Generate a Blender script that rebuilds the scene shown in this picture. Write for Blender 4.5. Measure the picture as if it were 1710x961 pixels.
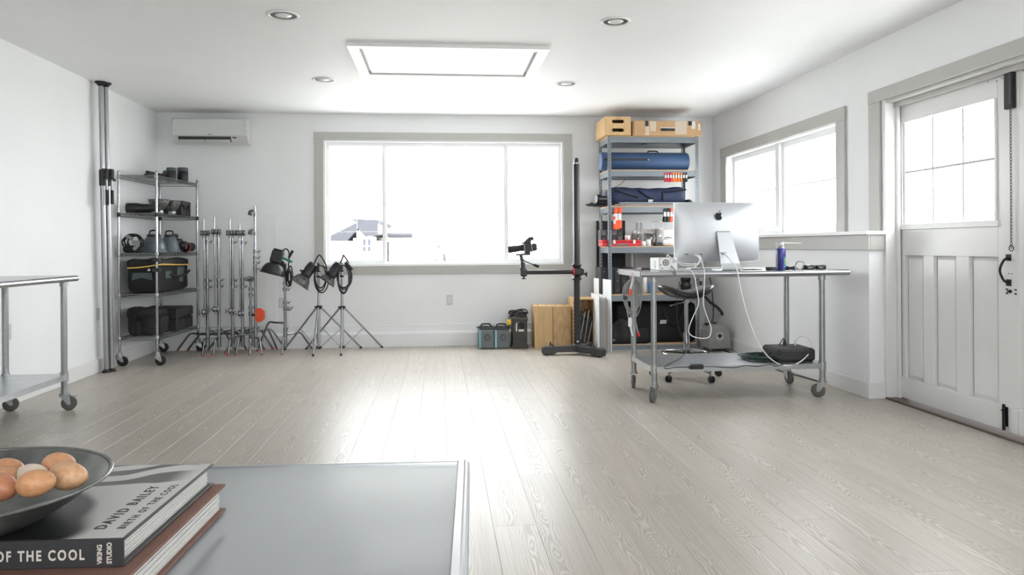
import bpy, bmesh, math, random
from mathutils import Vector, Matrix
random.seed(7)
PI = math.pi
for _o in list(bpy.data.objects): bpy.data.objects.remove(_o)
SC = bpy.context.scene
COL = SC.collection

# ------------------------------------------------------------------ camera
F, CX, CY = 1260.0, 855.0, 411.5          # focal length and principal point in pixels of a 1710x961 frame
YAW, ROLL, HC = 0.0960, -0.0062, 1.1655   # heading right of +Y, roll, eye height
cam_d = bpy.data.cameras.new('camera'); cam = bpy.data.objects.new('camera', cam_d); COL.objects.link(cam)
cam_d.sensor_width = 36.0; cam_d.lens = F/1710.0*36.0
cam_d.shift_x = 0.0; cam_d.shift_y = -(480.5-CY)/1710.0
cam_d.clip_start = 0.05; cam_d.clip_end = 400
cam.matrix_world = Matrix.Translation((0, 0, HC)) @ Matrix.Rotation(-YAW, 4, 'Z') @ Matrix.Rotation(PI/2, 4, 'X') @ Matrix.Rotation(ROLL, 4, 'Z')
SC.camera = cam

# ------------------------------------------------------------------ overcast daylight
wd = bpy.data.worlds.new('overcast'); SC.world = wd; wd.use_nodes = True
_bg = wd.node_tree.nodes['Background']; _bg.inputs[0].default_value = (1.0, 0.99, 1.0, 1); _bg.inputs[1].default_value = SKY = 9.0
SC.view_settings.view_transform = 'Standard'; SC.view_settings.look = 'None'
SC.view_settings.exposure = 0.36; SC.view_settings.gamma = 1.0; SC.view_settings.use_curve_mapping = False
def portal(loc, rot, sx, sy):
    l = bpy.data.lights.new('daylight_portal', 'AREA'); l.shape = 'RECTANGLE'; l.size = sx; l.size_y = sy
    l.cycles.is_portal = True
    o = bpy.data.objects.new('daylight_portal', l); o.location = loc; o.rotation_euler = rot; COL.objects.link(o)

# ------------------------------------------------------------------ photograph pixel -> point on a known plane of the room
def ray(px, py):
    u, v = (px-CX)/F, (py-CY)/F
    c, s = math.cos(-ROLL), math.sin(-ROLL); u, v = c*u-s*v, s*u+c*v
    c, s = math.cos(YAW), math.sin(YAW)
    return Vector((c*u+s, -s*u+c, -v))
def atY(px, py, Y): d = ray(px, py); return Vector((0, 0, HC)) + d*(Y/d.y)
def atX(px, py, X): d = ray(px, py); return Vector((0, 0, HC)) + d*(X/d.x)
def atZ(px, py, Z=0.0): d = ray(px, py); return Vector((0, 0, HC)) + d*((Z-HC)/d.z)

# ------------------------------------------------------------------ mesh builder
class MB:
    def __init__(s): s.v = []; s.f = []; s.s = []
    def add(s, vs, fs, sm=False):
        b = len(s.v); s.v += [Vector(p) for p in vs]
        for f in fs: s.f.append([i+b for i in f]); s.s.append(sm)
        return s
    def box(s, x0, x1, y0, y1, z0, z1, bev=0.0):
        return s.obox(((x0+x1)/2, (y0+y1)/2, (z0+z1)/2), (abs(x1-x0), abs(y1-y0), abs(z1-z0)), None, bev)
    def obox(s, c, d, R=None, bev=0.0):
        c = Vector(c); h = [k/2 for k in d]; bev = min(bev, min(h)*0.95)
        T = (lambda p: c + (R @ Vector(p) if R is not None else Vector(p)))
        if bev <= 0:
            vs = [T((sx*h[0], sy*h[1], sz*h[2])) for sx in (-1, 1) for sy in (-1, 1) for sz in (-1, 1)]
            return s.add(vs, [(0, 1, 3, 2), (4, 6, 7, 5), (0, 4, 5, 1), (2, 3, 7, 6), (0, 2, 6, 4), (1, 5, 7, 3)])
        idx = {}; vs = []
        for sx in (-1, 1):
            for sy in (-1, 1):
                for sz in (-1, 1):
                    for a in range(3):
                        p = [sx*(h[0]-bev), sy*(h[1]-bev), sz*(h[2]-bev)]; p[a] = (sx, sy, sz)[a]*h[a]
                        idx[(sx, sy, sz, a)] = len(vs); vs.append(T(p))
        fs = []
        for a in range(3):
            b, c2 = (a+1) % 3, (a+2) % 3
            for sg in (-1, 1):
                q = []
                for (sb, sc_) in ((-1, -1), (1, -1), (1, 1), (-1, 1)):
                    k = [0, 0, 0]; k[a] = sg; k[b] = sb; k[c2] = sc_; q.append(idx[(*k, a)])
                fs.append(q if sg > 0 else q[::-1])
            for sb in (-1, 1):
                for sc_ in (-1, 1):
                    def g(sg, ax):
                        k = [0, 0, 0]; k[a] = sg; k[b] = sb; k[c2] = sc_; return idx[(*k, ax)]
                    q = [g(-1, b), g(1, b), g(1, c2), g(-1, c2)]
                    fs.append(q if sb*sc_ > 0 else q[::-1])
        for sx in (-1, 1):
            for sy in (-1, 1):
                for sz in (-1, 1):
                    q = [idx[(sx, sy, sz, a)] for a in range(3)]; fs.append(q if sx*sy*sz > 0 else q[::-1])
        return s.add(vs, fs)
    def _frame(s, d):
        d = Vector(d).normalized(); a = Vector((0, 0, 1)) if abs(d.z) < .9 else Vector((1, 0, 0))
        u = a.cross(d).normalized(); return u, d.cross(u), d
    def cyl(s, p0, p1, r0, r1=None, n=12, caps=True):
        p0 = Vector(p0); p1 = Vector(p1); r1 = r0 if r1 is None else r1
        u, w, d = s._frame(p1-p0); vs = []
        for p, r in ((p0, r0), (p1, r1)):
            for k in range(n):
                t = 2*PI*k/n; vs.append(p+u*r*math.cos(t)+w*r*math.sin(t))
        s.add(vs, [(k, (k+1) % n, n+(k+1) % n, n+k) for k in range(n)], True)
        if caps: s.add(vs, [tuple(range(n-1, -1, -1)), tuple(range(n, 2*n))])
        return s
    def tube(s, pts, r, n=8, closed=False, caps=True):
        P = [Vector(p) for p in pts]; m = len(P); vs = []; u = None
        for i in range(m):
            a = P[(i-1) % m] if (closed or i > 0) else P[i]; b = P[(i+1) % m] if (closed or i < m-1) else P[i]
            d = (b-a).normalized()
            if u is None: u = s._frame(d)[0]
            u = (u-d*u.dot(d)); u = u.normalized() if u.length > 1e-6 else s._frame(d)[0]
            w = d.cross(u); rr = r[i] if isinstance(r, (list, tuple)) else r
            for k in range(n):
                t = 2*PI*k/n; vs.append(P[i]+u*rr*math.cos(t)+w*rr*math.sin(t))
        fs = []
        for i in range(m if closed else m-1):
            j = (i+1) % m
            for k in range(n): fs.append((i*n+k, i*n+(k+1) % n, j*n+(k+1) % n, j*n+k))
        s.add(vs, fs, True)
        if caps and not closed: s.add(vs, [tuple(range(n-1, -1, -1)), tuple(range((m-1)*n, m*n))])
        return s
    def lathe(s, prof, o=(0, 0, 0), ax=(0, 0, 1), n=24, closed=False):
        o = Vector(o); u, w, d = s._frame(ax); vs = []; m = len(prof)
        for r, h in prof:
            for k in range(n):
                t = 2*PI*k/n; vs.append(o+d*h+u*r*math.cos(t)+w*r*math.sin(t))
        fs = []
        for i in range(m if closed else m-1):
            j = (i+1) % m
            for k in range(n): fs.append((i*n+k, i*n+(k+1) % n, j*n+(k+1) % n, j*n+k))
        s.add(vs, fs, True)
        if not closed:
            if prof[0][0] > 1e-5: s.add(vs, [tuple(range(n-1, -1, -1))])
            if prof[-1][0] > 1e-5: s.add(vs, [tuple(range((m-1)*n, m*n))])
        return s
    def shell(s, prof, o, ax, t, n=28):      # open lathe with wall thickness t (bowls, reflectors)
        inner = [(max(r-t, 0.0005), h+(t if r < prof[-1][0]*0.6 else 0)) for r, h in prof][::-1]
        return s.lathe(list(prof)+inner, o, ax, n)
    def ball(s, c, rx, ry, rz, n=16, m=10, R=None, fn=None):
        vs = []
        for i in range(m+1):
            ph = PI*i/m
            for k in range(n):
                t = 2*PI*k/n; p = Vector((rx*math.sin(ph)*math.cos(t), ry*math.sin(ph)*math.sin(t), rz*math.cos(ph)))
                if fn: p = Vector(fn(p))
                vs.append(Vector(c)+(R @ p if R is not None else p))
        fs = [(i*n+k, (i+1)*n+k, (i+1)*n+(k+1) % n, i*n+(k+1) % n) for i in range(m) for k in range(n)]
        return s.add(vs, fs, True)
    def prism(s, poly, o, u, w, depth, sm=False):   # polygon in the (u, w) plane, pushed along u x w by depth
        o = Vector(o); u = Vector(u).normalized(); w = Vector(w).normalized(); nn = u.cross(w)
        A = [o+u*a+w*b for a, b in poly]; B = [p+nn*depth for p in A]; n = len(A)
        s.add(A+B, [(k, (k+1) % n, n+(k+1) % n, n+k) for k in range(n)], sm)
        return s.add(A+B, [tuple(range(n-1, -1, -1)), tuple(range(n, 2*n))])
    def soft(s, x0, x1, y0, y1, z0, z1, r, seed=0, amp=0.0, nx=10, ny=8, nz=6, sag=0.0):   # cushiony, slightly lumpy box (bags)
        cx, cy, cz = (x0+x1)/2, (y0+y1)/2, (z0+z1)/2; hx, hy, hz = (x1-x0)/2, (y1-y0)/2, (z1-z0)/2
        rnd = random.Random(seed); ph = [rnd.uniform(0, 6.28) for _ in range(9)]
        r = min(r, hx, hy, hz)
        def sh(p):
            q = Vector((max(-hx+r, min(hx-r, p[0])), max(-hy+r, min(hy-r, p[1])), max(-hz+r, min(hz-r, p[2]))))
            d = Vector(p)-q
            if d.length > 1e-9: q = q+d.normalized()*r
            k = amp*(math.sin(q.x*14/max(hx, .05)*.35+ph[0]+q.y*9)+math.sin(q.z*22+ph[1]+q.x*11)+.6*math.sin(q.x*31+ph[2]+q.z*17))
            top = (q.z+hz)/(2*hz)
            nrm = d.normalized() if d.length > 1e-9 else Vector((0, 0, 0))
            q = q+nrm*k*min(1, top*1.5)
            q.z -= sag*top*(1-(q.x/hx)**2)
            return (cx+q.x, cy+q.y, max(z0, cz+q.z))
        def face(fx, nu, nv):
            vs = [sh(fx(-1+2*i/nu, -1+2*j/nv)) for j in range(nv+1) for i in range(nu+1)]
            return vs, [(j*(nu+1)+i, j*(nu+1)+i+1, (j+1)*(nu+1)+i+1, (j+1)*(nu+1)+i) for j in range(nv) for i in range(nu)]
        for sg in (1, -1):
            for fx, nu, nv, fl in ((lambda a, b: (sg*hx, a*hy, b*hz), ny, nz, sg), (lambda a, b: (a*hx, sg*hy, b*hz), nx, nz, -sg), (lambda a, b: (a*hx, b*hy, sg*hz), nx, ny, sg)):
                vs, fs = face(fx, nu, nv); s.add(vs, fs if fl > 0 else [f[::-1] for f in fs], True)
        return s
    def build(s, name, mat, parent=None, label=None, cat=None, group=None, kind=None, weld=False):
        if parent is None:
            xs = [p.x for p in s.v]; ys = [p.y for p in s.v]; zs = [p.z for p in s.v]
            org = Vector(((min(xs)+max(xs))/2, (min(ys)+max(ys))/2, min(zs))); root_org = org
        else:
            org = Vector(parent['_o']); root_org = org
        me = bpy.data.meshes.new(name)
        me.from_pydata([p-org for p in s.v], [], s.f)
        me.polygons.foreach_set('use_smooth', s.s)
        if weld:
            bm = bmesh.new(); bm.from_mesh(me); bmesh.ops.remove_doubles(bm, verts=bm.verts, dist=1e-5); bm.to_mesh(me); bm.free()
        me.materials.append(mat); me.update()
        o = bpy.data.objects.new(name, me); COL.objects.link(o); o['_o'] = tuple(root_org)
        if parent is None: o.location = org
        else: o.parent = parent
        return tag(o, label, cat, group, kind)
def tag(o, label=None, cat=None, group=None, kind=None):
    if label: o['label'] = label
    if cat: o['category'] = cat
    if group: o['group'] = group
    if kind: o['kind'] = kind
    return o
def thing(name, label=None, cat=None, loc=(0, 0, 0), group=None, kind=None):
    o = bpy.data.objects.new(name, None); COL.objects.link(o); o.location = loc; o.empty_display_size = .05
    o['_o'] = tuple(loc); return tag(o, label, cat, group, kind)
def copy_tree(o, parent=None, label=None):
    c = o.copy(); COL.objects.link(c)
    if parent is not None: c.parent = parent
    if label: c['label'] = label
    for ch in [k for k in o.children]: copy_tree(ch, c)
    return c
def tb(px0, py0, px1, py1, Y, depth):          # pixel rectangle on the plane y=Y -> box bounds going back by depth
    a = atY(px0, py1, Y); b = atY(px1, py0, Y); return (a.x, b.x, Y, Y+depth, a.z, b.z)
_fonts = {}
def text(s_, size, o, u, w, mat, name, parent, depth=.0004, sx=1.0, spacing=1.0, align='LEFT', bold=0.0):
    cu = bpy.data.curves.new('t', 'FONT'); cu.body = s_; cu.size = size; cu.space_character = spacing; cu.align_x = align
    cu.offset = bold; cu.extrude = depth/2; cu.resolution_u = 3
    ob = bpy.data.objects.new('t', cu); COL.objects.link(ob)
    bpy.context.view_layer.update()
    me = bpy.data.meshes.new_from_object(ob); bpy.data.objects.remove(ob)
    o = Vector(o); u = Vector(u).normalized(); w = Vector(w).normalized(); n = u.cross(w); m = MB()
    m.add([o+u*p.co.x*sx+w*p.co.y+n*(p.co.z+depth/2) for p in me.vertices], [list(q.vertices) for q in me.polygons])
    return m.build(name, mat, parent)
def smooth_path(pts, k=6, closed=False):       # Catmull-Rom through the given points
    P = [Vector(p) for p in pts]; n = len(P); out = []
    for i in range(n if closed else n-1):
        p0 = P[(i-1) % n] if (closed or i) else P[0]; p1 = P[i]; p2 = P[(i+1) % n]; p3 = P[(i+2) % n] if (closed or i < n-2) else P[-1]
        for j in range(k):
            t = j/k
            out.append(0.5*((2*p1)+(p2-p0)*t+(2*p0-5*p1+4*p2-p3)*t*t+(3*p1-p0-3*p2+p3)*t**3))
    if not closed: out.append(P[-1])
    return out

# ------------------------------------------------------------------ materials
def lin(c): return tuple(((k/255)/12.92 if k/255 <= .04045 else ((k/255+.055)/1.055)**2.4) for k in c)
def _mk(name):
    m = bpy.data.materials.new(name); m.use_nodes = True; nt = m.node_tree
    return m, nt, nt.nodes['Principled BSDF']
def pm(name, rgb, rough=.5, metal=0.0, var=.05, vs=6.0, bump=0.0, bs=60.0, coat=0.0, spec=.5, rgb2=None, stretch=None, detail=3.0):
    m, nt, b = _mk(name); L = nt.links; N = nt.nodes
    tc = N.new('ShaderNodeTexCoord'); src = tc.outputs['Object']
    if stretch:
        mp = N.new('ShaderNodeMapping'); mp.inputs['Scale'].default_value = stretch; L.new(src, mp.inputs[0]); src = mp.outputs[0]
    nz = N.new('ShaderNodeTexNoise'); nz.inputs['Scale'].default_value = vs; nz.inputs['Detail'].default_value = detail; L.new(src, nz.inputs['Vector'])
    c = lin(rgb); c2 = lin(rgb2) if rgb2 else None
    rp = N.new('ShaderNodeValToRGB'); rp.color_ramp.elements[0].position = .3; rp.color_ramp.elements[1].position = .7
    a = c if c2 else tuple(max(0, k*(1-var)) for k in c); d = c2 if c2 else tuple(min(1, k*(1+var)) for k in c)
    rp.color_ramp.elements[0].color = (*a, 1); rp.color_ramp.elements[1].color = (*d, 1)
    L.new(nz.outputs['Fac'], rp.inputs[0]); L.new(rp.outputs[0], b.inputs['Base Color'])
    b.inputs['Roughness'].default_value = rough; b.inputs['Metallic'].default_value = metal
    b.inputs['Coat Weight'].default_value = coat; b.inputs['Coat Roughness'].default_value = .15; b.inputs['Specular IOR Level'].default_value = spec
    if bump:
        n2 = N.new('ShaderNodeTexNoise'); n2.inputs['Scale'].default_value = bs; n2.inputs['Detail'].default_value = 2; L.new(src, n2.inputs['Vector'])
        bp = N.new('ShaderNodeBump'); bp.inputs['Strength'].default_value = bump; bp.inputs['Distance'].default_value = .01
        L.new(n2.outputs['Fac'], bp.inputs['Height']); L.new(bp.outputs[0], b.inputs['Normal'])
    return m
def glass_mat(name, tint=(1, 1, 1), refl=.06, rough=.02):
    m = bpy.data.materials.new(name); m.use_nodes = True; nt = m.node_tree; nt.nodes.clear()
    o = nt.nodes.new('ShaderNodeOutputMaterial'); t = nt.nodes.new('ShaderNodeBsdfTransparent'); g = nt.nodes.new('ShaderNodeBsdfGlossy'); x = nt.nodes.new('ShaderNodeMixShader')
    t.inputs[0].default_value = (*tint, 1); g.inputs['Roughness'].default_value = rough; x.inputs[0].default_value = refl
    nt.links.new(t.outputs[0], x.inputs[1]); nt.links.new(g.outputs[0], x.inputs[2]); nt.links.new(x.outputs[0], o.inputs[0])
    return m
def floor_mat():
    m, nt, b = _mk('limed_oak_plank'); L = nt.links; N = nt.nodes
    def math_(op, a, c=None, v=None):
        n = N.new('ShaderNodeMath'); n.operation = op
        for i, k in enumerate((a, c)):
            if k is None: continue
            if isinstance(k, (int, float)): n.inputs[i].default_value = k
            else: L.new(k, n.inputs[i])
        return n.outputs[0]
    tc = N.new('ShaderNodeTexCoord'); oi = N.new('ShaderNodeObjectInfo'); sp = N.new('ShaderNodeSeparateXYZ'); L.new(tc.outputs['Object'], sp.inputs[0])
    rnd = oi.outputs['Random']; r50 = math_('MULTIPLY', rnd, 57.0); r2 = math_('FRACT', math_('MULTIPLY', rnd, 91.7))
    def noise(x, y, z, sc, det=2.0):
        cb = N.new('ShaderNodeCombineXYZ')
        for i, k in enumerate((x, y, z)):
            if isinstance(k, (int, float)): cb.inputs[i].default_value = k
            else: L.new(k, cb.inputs[i])
        n = N.new('ShaderNodeTexNoise'); n.inputs['Scale'].default_value = sc; n.inputs['Detail'].default_value = det; L.new(cb.outputs[0], n.inputs['Vector'])
        return n.outputs['Fac']
    X, Y = sp.outputs[0], sp.outputs[1]
    # a board sawn through a log: ring distance from a pith line that wanders along the board
    dep = math_('MULTIPLY', math_('SUBTRACT', noise(r50, math_('MULTIPLY', Y, 1.0), 0.0, 1.7, 1.0), .5), .26)
    wob = math_('MULTIPLY', math_('SUBTRACT', noise(math_('ADD', math_('MULTIPLY', X, 5.0), r50), math_('MULTIPLY', Y, 1.5), 3.1, 3.2, 2.0), .5), .045)
    x0 = math_('MULTIPLY', math_('SUBTRACT', r2, .5), .11)
    xx = math_('ADD', math_('SUBTRACT', X, x0), wob)
    r = math_('SQRT', math_('ADD', math_('MULTIPLY', xx, xx), math_('MULTIPLY', dep, dep)))
    fine = math_('MULTIPLY', math_('SUBTRACT', noise(math_('ADD', math_('MULTIPLY', X, 30.0), r50), math_('MULTIPLY', Y, 1.6), 0.0, 3.0, 3.0), .5), .010)
    ring = math_('SINE', math_('MULTIPLY', math_('ADD', r, fine), 2*PI/.0105))
    ring = math_('ADD', math_('MULTIPLY', ring, .5), .5); ring = math_('POWER', ring, 1.6)
    band = N.new('ShaderNodeMapRange'); band.interpolation_type = 'SMOOTHSTEP'; L.new(math_('ABSOLUTE', xx), band.inputs['Value'])
    band.inputs['From Min'].default_value = .075; band.inputs['From Max'].default_value = .02; band.inputs['To Min'].default_value = .12; band.inputs['To Max'].default_value = 1.0
    ring = math_('ADD', .42, math_('MULTIPLY', math_('SUBTRACT', ring, .42), band.outputs[0]))
    streak = noise(math_('ADD', math_('MULTIPLY', X, 60.0), r50), math_('MULTIPLY', Y, 1.2), 7.0, 2.2, 4.0)
    fac = math_('ADD', math_('MULTIPLY', ring, .42), math_('MULTIPLY', streak, .58))
    rp = N.new('ShaderNodeValToRGB'); rp.color_ramp.elements[0].position = .15; rp.color_ramp.elements[1].position = .8
    rp.color_ramp.elements[0].color = (*lin((158, 149, 138)), 1); rp.color_ramp.elements[1].color = (*lin((196, 189, 179)), 1)
    L.new(fac, rp.inputs[0])
    hv = N.new('ShaderNodeHueSaturation'); L.new(rp.outputs[0], hv.inputs['Color']); L.new(math_('ADD', math_('MULTIPLY', r2, .12), .94), hv.inputs['Value'])
    L.new(hv.outputs[0], b.inputs['Base Color'])
    L.new(math_('ADD', math_('MULTIPLY', fac, -.12), .40), b.inputs['Roughness'])
    bp = N.new('ShaderNodeBump'); bp.inputs['Strength'].default_value = .12; bp.inputs['Distance'].default_value = .002
    L.new(fac, bp.inputs['Height']); L.new(bp.outputs[0], b.inputs['Normal'])
    return m
M = dict(
    wall=pm('white_wall_paint', (240, 241, 242), .55, 0, .012, 2.0, .04, 140), ceil=pm('white_ceiling_paint', (243, 244, 245), .6, 0, .012, 1.5, .05, 100),
    trim=pm('warm_grey_trim_paint', (186, 185, 181), .42, 0, .02, 5), white=pm('white_gloss_paint', (232, 232, 231), .32, 0, .015, 5, .03, 40),
    vinyl=pm('white_vinyl', (236, 237, 238), .35, 0, .01, 5), floor=floor_mat(), sub=pm('subfloor', (90, 84, 78), .8),
    pane=glass_mat('window_glass', (.98, 1, 1), .05), thresh=pm('dark_oak_threshold', (92, 78, 68), .5, 0, .18, 9, .2, 60, stretch=(8, 1, 8)),
    black=pm('black_plastic', (34, 34, 36), .42, 0, .1, 12), blackm=pm('black_metal', (42, 42, 44), .35, .4, .1, 12), iron=pm('black_iron', (38, 37, 38), .45, .5, .12, 15),
    steel=pm('stainless_steel', (176, 178, 181), .26, 1.0, .05, 4, stretch=(1, 12, 12)), chrome=pm('chrome', (158, 160, 163), .16, 1.0, .02, 4),
    alu=pm('aluminium', (172, 174, 176), .32, 1.0, .03, 8), galv=pm('galvanised_tube', (158, 161, 163), .34, .9, .07, 26),
    zinc=pm('zinc_cast', (170, 172, 173), .38, .9, .1, 30), rubber=pm('grey_rubber', (96, 95, 92), .6, 0, .08, 20), rubberd=pm('black_rubber', (30, 30, 31), .6, 0, .1, 20),
)

# ================================================================== the room
D = 8.953; XL = -3.203; XU = 3.335; XQ = 3.218; HT = 2.72; YB = -2.6; TW = .15
XD = 3.44                                  # inner face of the door leaves
def wall_holes(name, axis, p0, p1, a0, a1, z0, z1, holes, mat):
    A = sorted({a0, a1, *[h[0] for h in holes], *[h[1] for h in holes]}); Z = sorted({z0, z1, *[h[2] for h in holes], *[h[3] for h in holes]})
    m = MB()
    for i in range(len(A)-1):
        for j in range(len(Z)-1):
            ca, cz = (A[i]+A[i+1])/2, (Z[j]+Z[j+1])/2
            if any(h[0] < ca < h[1] and h[2] < cz < h[3] for h in holes): continue
            if axis == 'y': m.box(A[i], A[i+1], p0, p1, Z[j], Z[j+1])
            else: m.box(p0, p1, A[i], A[i+1], Z[j], Z[j+1])
    return m.build(name, mat, None, kind='structure')
W1 = (-1.345, 1.495, .935, 2.43)           # back window opening  (x0, x1, z0, z1)
W2 = (6.03, 8.50, 1.262, 2.20)             # right window opening (y0, y1, z0, z1)
dy1 = atX(1497, 420, XD).y; dy0 = atX(1702.5, 420, XD).y; DWI = dy1-dy0
DO = (dy1-3*DWI+.004, 5.41, 0.0, 2.245)               # door opening in the right wall
W3 = (-.8, 2.2, .9, 2.3)                 # unseen window added behind the viewer to bring daylight to the front
wall_holes('wall_back', 'y', D, D+TW, XL-.15, XU+TW+.0, 0, HT, [W1], M['wall'])
wall_holes('wall_right', 'x', XU, XU+TW, YB, D, 0, HT, [W2, DO], M['wall'])
wall_holes('wall_left', 'x', XL-.15, XL, YB, D, 0, HT, [], M['wall'])
wall_holes('wall_front', 'y', YB-TW, YB, XL-.15, XU+TW, 0, HT, [W3], M['wall'])
MB().box(XL-.15, XU+TW, YB-TW, D+TW, HT, HT+.12).build('ceiling', M['ceil'], None, kind='structure')
# low wall that carries the window ledge
MB().box(XQ, XU, 5.395, D, 0, 1.235).build('wall_right_low', M['wall'], None, kind='structure')
t = thing('trim_1', loc=(XQ, 7.1, 1.13), kind='structure')
MB().box(XQ-.045, XU+.02, 5.36, D, 1.235, 1.264, .004).build('ledge_board', M['white'], t)
MB().box(XQ-.02, XQ, 5.375, D, 1.12, 1.235, .002).build('apron_board', M['trim'], t)
MB().box(XQ+.0005, XU, 5.375, 5.3945, 1.12, 1.235, .002).build('apron_return', M['trim'], t)
# floor: sub-floor and single planks
fl = MB().box(XL-.15, XD+.05, YB-TW, D, -.08, -.009).build('floor', M['sub'], None, kind='structure')
PW, PL, GAP = .180, 1.22, .0006
PY0 = 2.1
def plank_mesh(w, l):
    m = MB().obox((0, 0, -.0045), (w-GAP, l-GAP, .009), None, .0006)
    me = bpy.data.meshes.new('plank'); me.from_pydata(m.v, [], m.f); me.materials.append(M['floor']); return me
_full = plank_mesh(PW, PL); _cut = {}
rest = MB(); fo = fl.location
ncol = int((XU+.0-XL)/PW)+1
for c in range(ncol):
    x0 = XL+c*PW; w = min(PW, XU-x0)
    if w < .02: continue
    y = YB-((c*0.4370) % 1.0)*PL
    while y < D:
        a, b_ = max(y, YB), min(y+PL, D)
        if b_-a > .04:
            if b_ < PY0: rest.box(x0+GAP/2, x0+w-GAP/2, a+GAP/2, b_-GAP/2, -.009, 0)
            else:
                key = (round(w, 3), round(b_-a, 3))
                me = _full if key == (PW, PL) else _cut.setdefault(key, plank_mesh(w, b_-a))
                o = bpy.data.objects.new('plank', me); COL.objects.link(o); o.parent = fl
                o.location = Vector((x0+w/2, (a+b_)/2, 0))-fo
        y += PL
fl['_o'] = tuple(fo); rest.build('plank_field', M['floor'], fl, kind='stuff')
MB().box(XU, XD+.10, DO[0], DO[1]+.13, -.009, .014, .004).build('trim_2', M['thresh'], None, kind='structure')   # threshold
# baseboards
t = MB(); t.box(XL, XL+.016, YB, D, 0, .125, .003); t.build('baseboard_left', M['white'], None, kind='structure')
t = MB(); t.box(XQ-.016, XQ, 5.379, D, 0, .12, .003).box(XQ+.0002, XU+.0, 5.379, 5.3948, 0, .12, .003).box(XU-.016, XU, YB, DO[0]-.1, 0, .12, .003); t.build('baseboard_right', M['white'], None, kind='structure')
t = MB(); t.prism([(0, 0), (0, .15), (.045, .175), (.045, .25), (.06, .255), (.06, 0)], (XL+.016, D-.06, 0), (0, 1, 0), (0, 0, 1), XQ-XL-.034); t.build('baseboard_back', M['wall'], None, kind='structure')

# ---- back window
def bars(m, x0, x1, z0, z1, nx, nz, y, w=.009, d=.006):
    for i in range(1, nx): x = x0+(x1-x0)*i/nx; m.box(x-w/2, x+w/2, y-d, y+d, z0, z1)
    for j in range(1, nz): z = z0+(z1-z0)*j/nz; m.box(x0, x1, y-d*.9, y+d*.9, z-w/2, z+w/2)
w1 = thing('window_1', loc=((W1[0]+W1[1])/2, D, W1[2]), kind='structure')
cx0, cx1, cz0, cz1 = -1.434, 1.584, .845, 2.508
MB().box(cx0-.005, cx1+.005, D-.022, D, cz1-.088, cz1, .003).build('casing_head', M['trim'], w1)
MB().box(cx0, cx1, D-.022, D, cz0, W1[2]+.012, .003).build('casing_sill', M['trim'], w1)
for a, b_ in ((cx0, W1[0]+.012), (W1[1]-.012, cx1)): MB().box(a, b_, D-.020, D, W1[2]+.012, cz1-.088, .003).build('casing_jamb', M['trim'], w1)
j = MB(); x0, x1, z0, z1 = W1
j.box(x0, x0+.03, D-.005, D+TW, z0, z1).box(x1-.03, x1, D-.005, D+TW, z0, z1).box(x0+.03, x1-.03, D-.005, D+TW, z0, z0+.03).box(x0+.03, x1-.03, D-.005, D+TW, z1-.03, z1); j.build('frame', M['vinyl'], w1)
yg = D+.075
gx = [atY(p, 340, yg).x for p in (551, 639, 645.5, 841.5, 848, 931)]; gz0, gz1 = atY(700, 434, yg).z, atY(700, 245, yg).z
cols = (2, 3, 2)
for k in range(3):
    a, b_ = gx[2*k], gx[2*k+1]; zb = gz0-(.02 if k == 1 else 0)
    s_ = MB(); l_ = x0+.03 if k == 0 else (gx[2*k-1]+a)/2; r_ = x1-.03 if k == 2 else (b_+gx[2*k+2])/2; yo = .018 if k == 1 else 0
    s_.box(l_, a, yg-.022+yo, yg+.022+yo, z0+.03, z1-.03).box(b_, r_, yg-.022+yo, yg+.022+yo, z0+.03, z1-.03).box(a, b_, yg-.022+yo, yg+.022+yo, z0+.03, zb).box(a, b_, yg-.022+yo, yg+.022+yo, gz1, z1-.03)
    so = s_.build('sash', M['vinyl'], w1)
    MB().box(a, b_, yg+yo-.003, yg+yo+.003, zb, gz1).build('pane', M['pane'], so)
    g_ = MB(); bars(g_, a, b_, zb, gz1, cols[k], 4, yg+yo+.012); g_.build('grille', M['vinyl'], so)
portal(((x0+x1)/2, D+TW+.01, (z0+z1)/2), (-PI/2, 0, 0), x1-x0, z1-z0)

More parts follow.
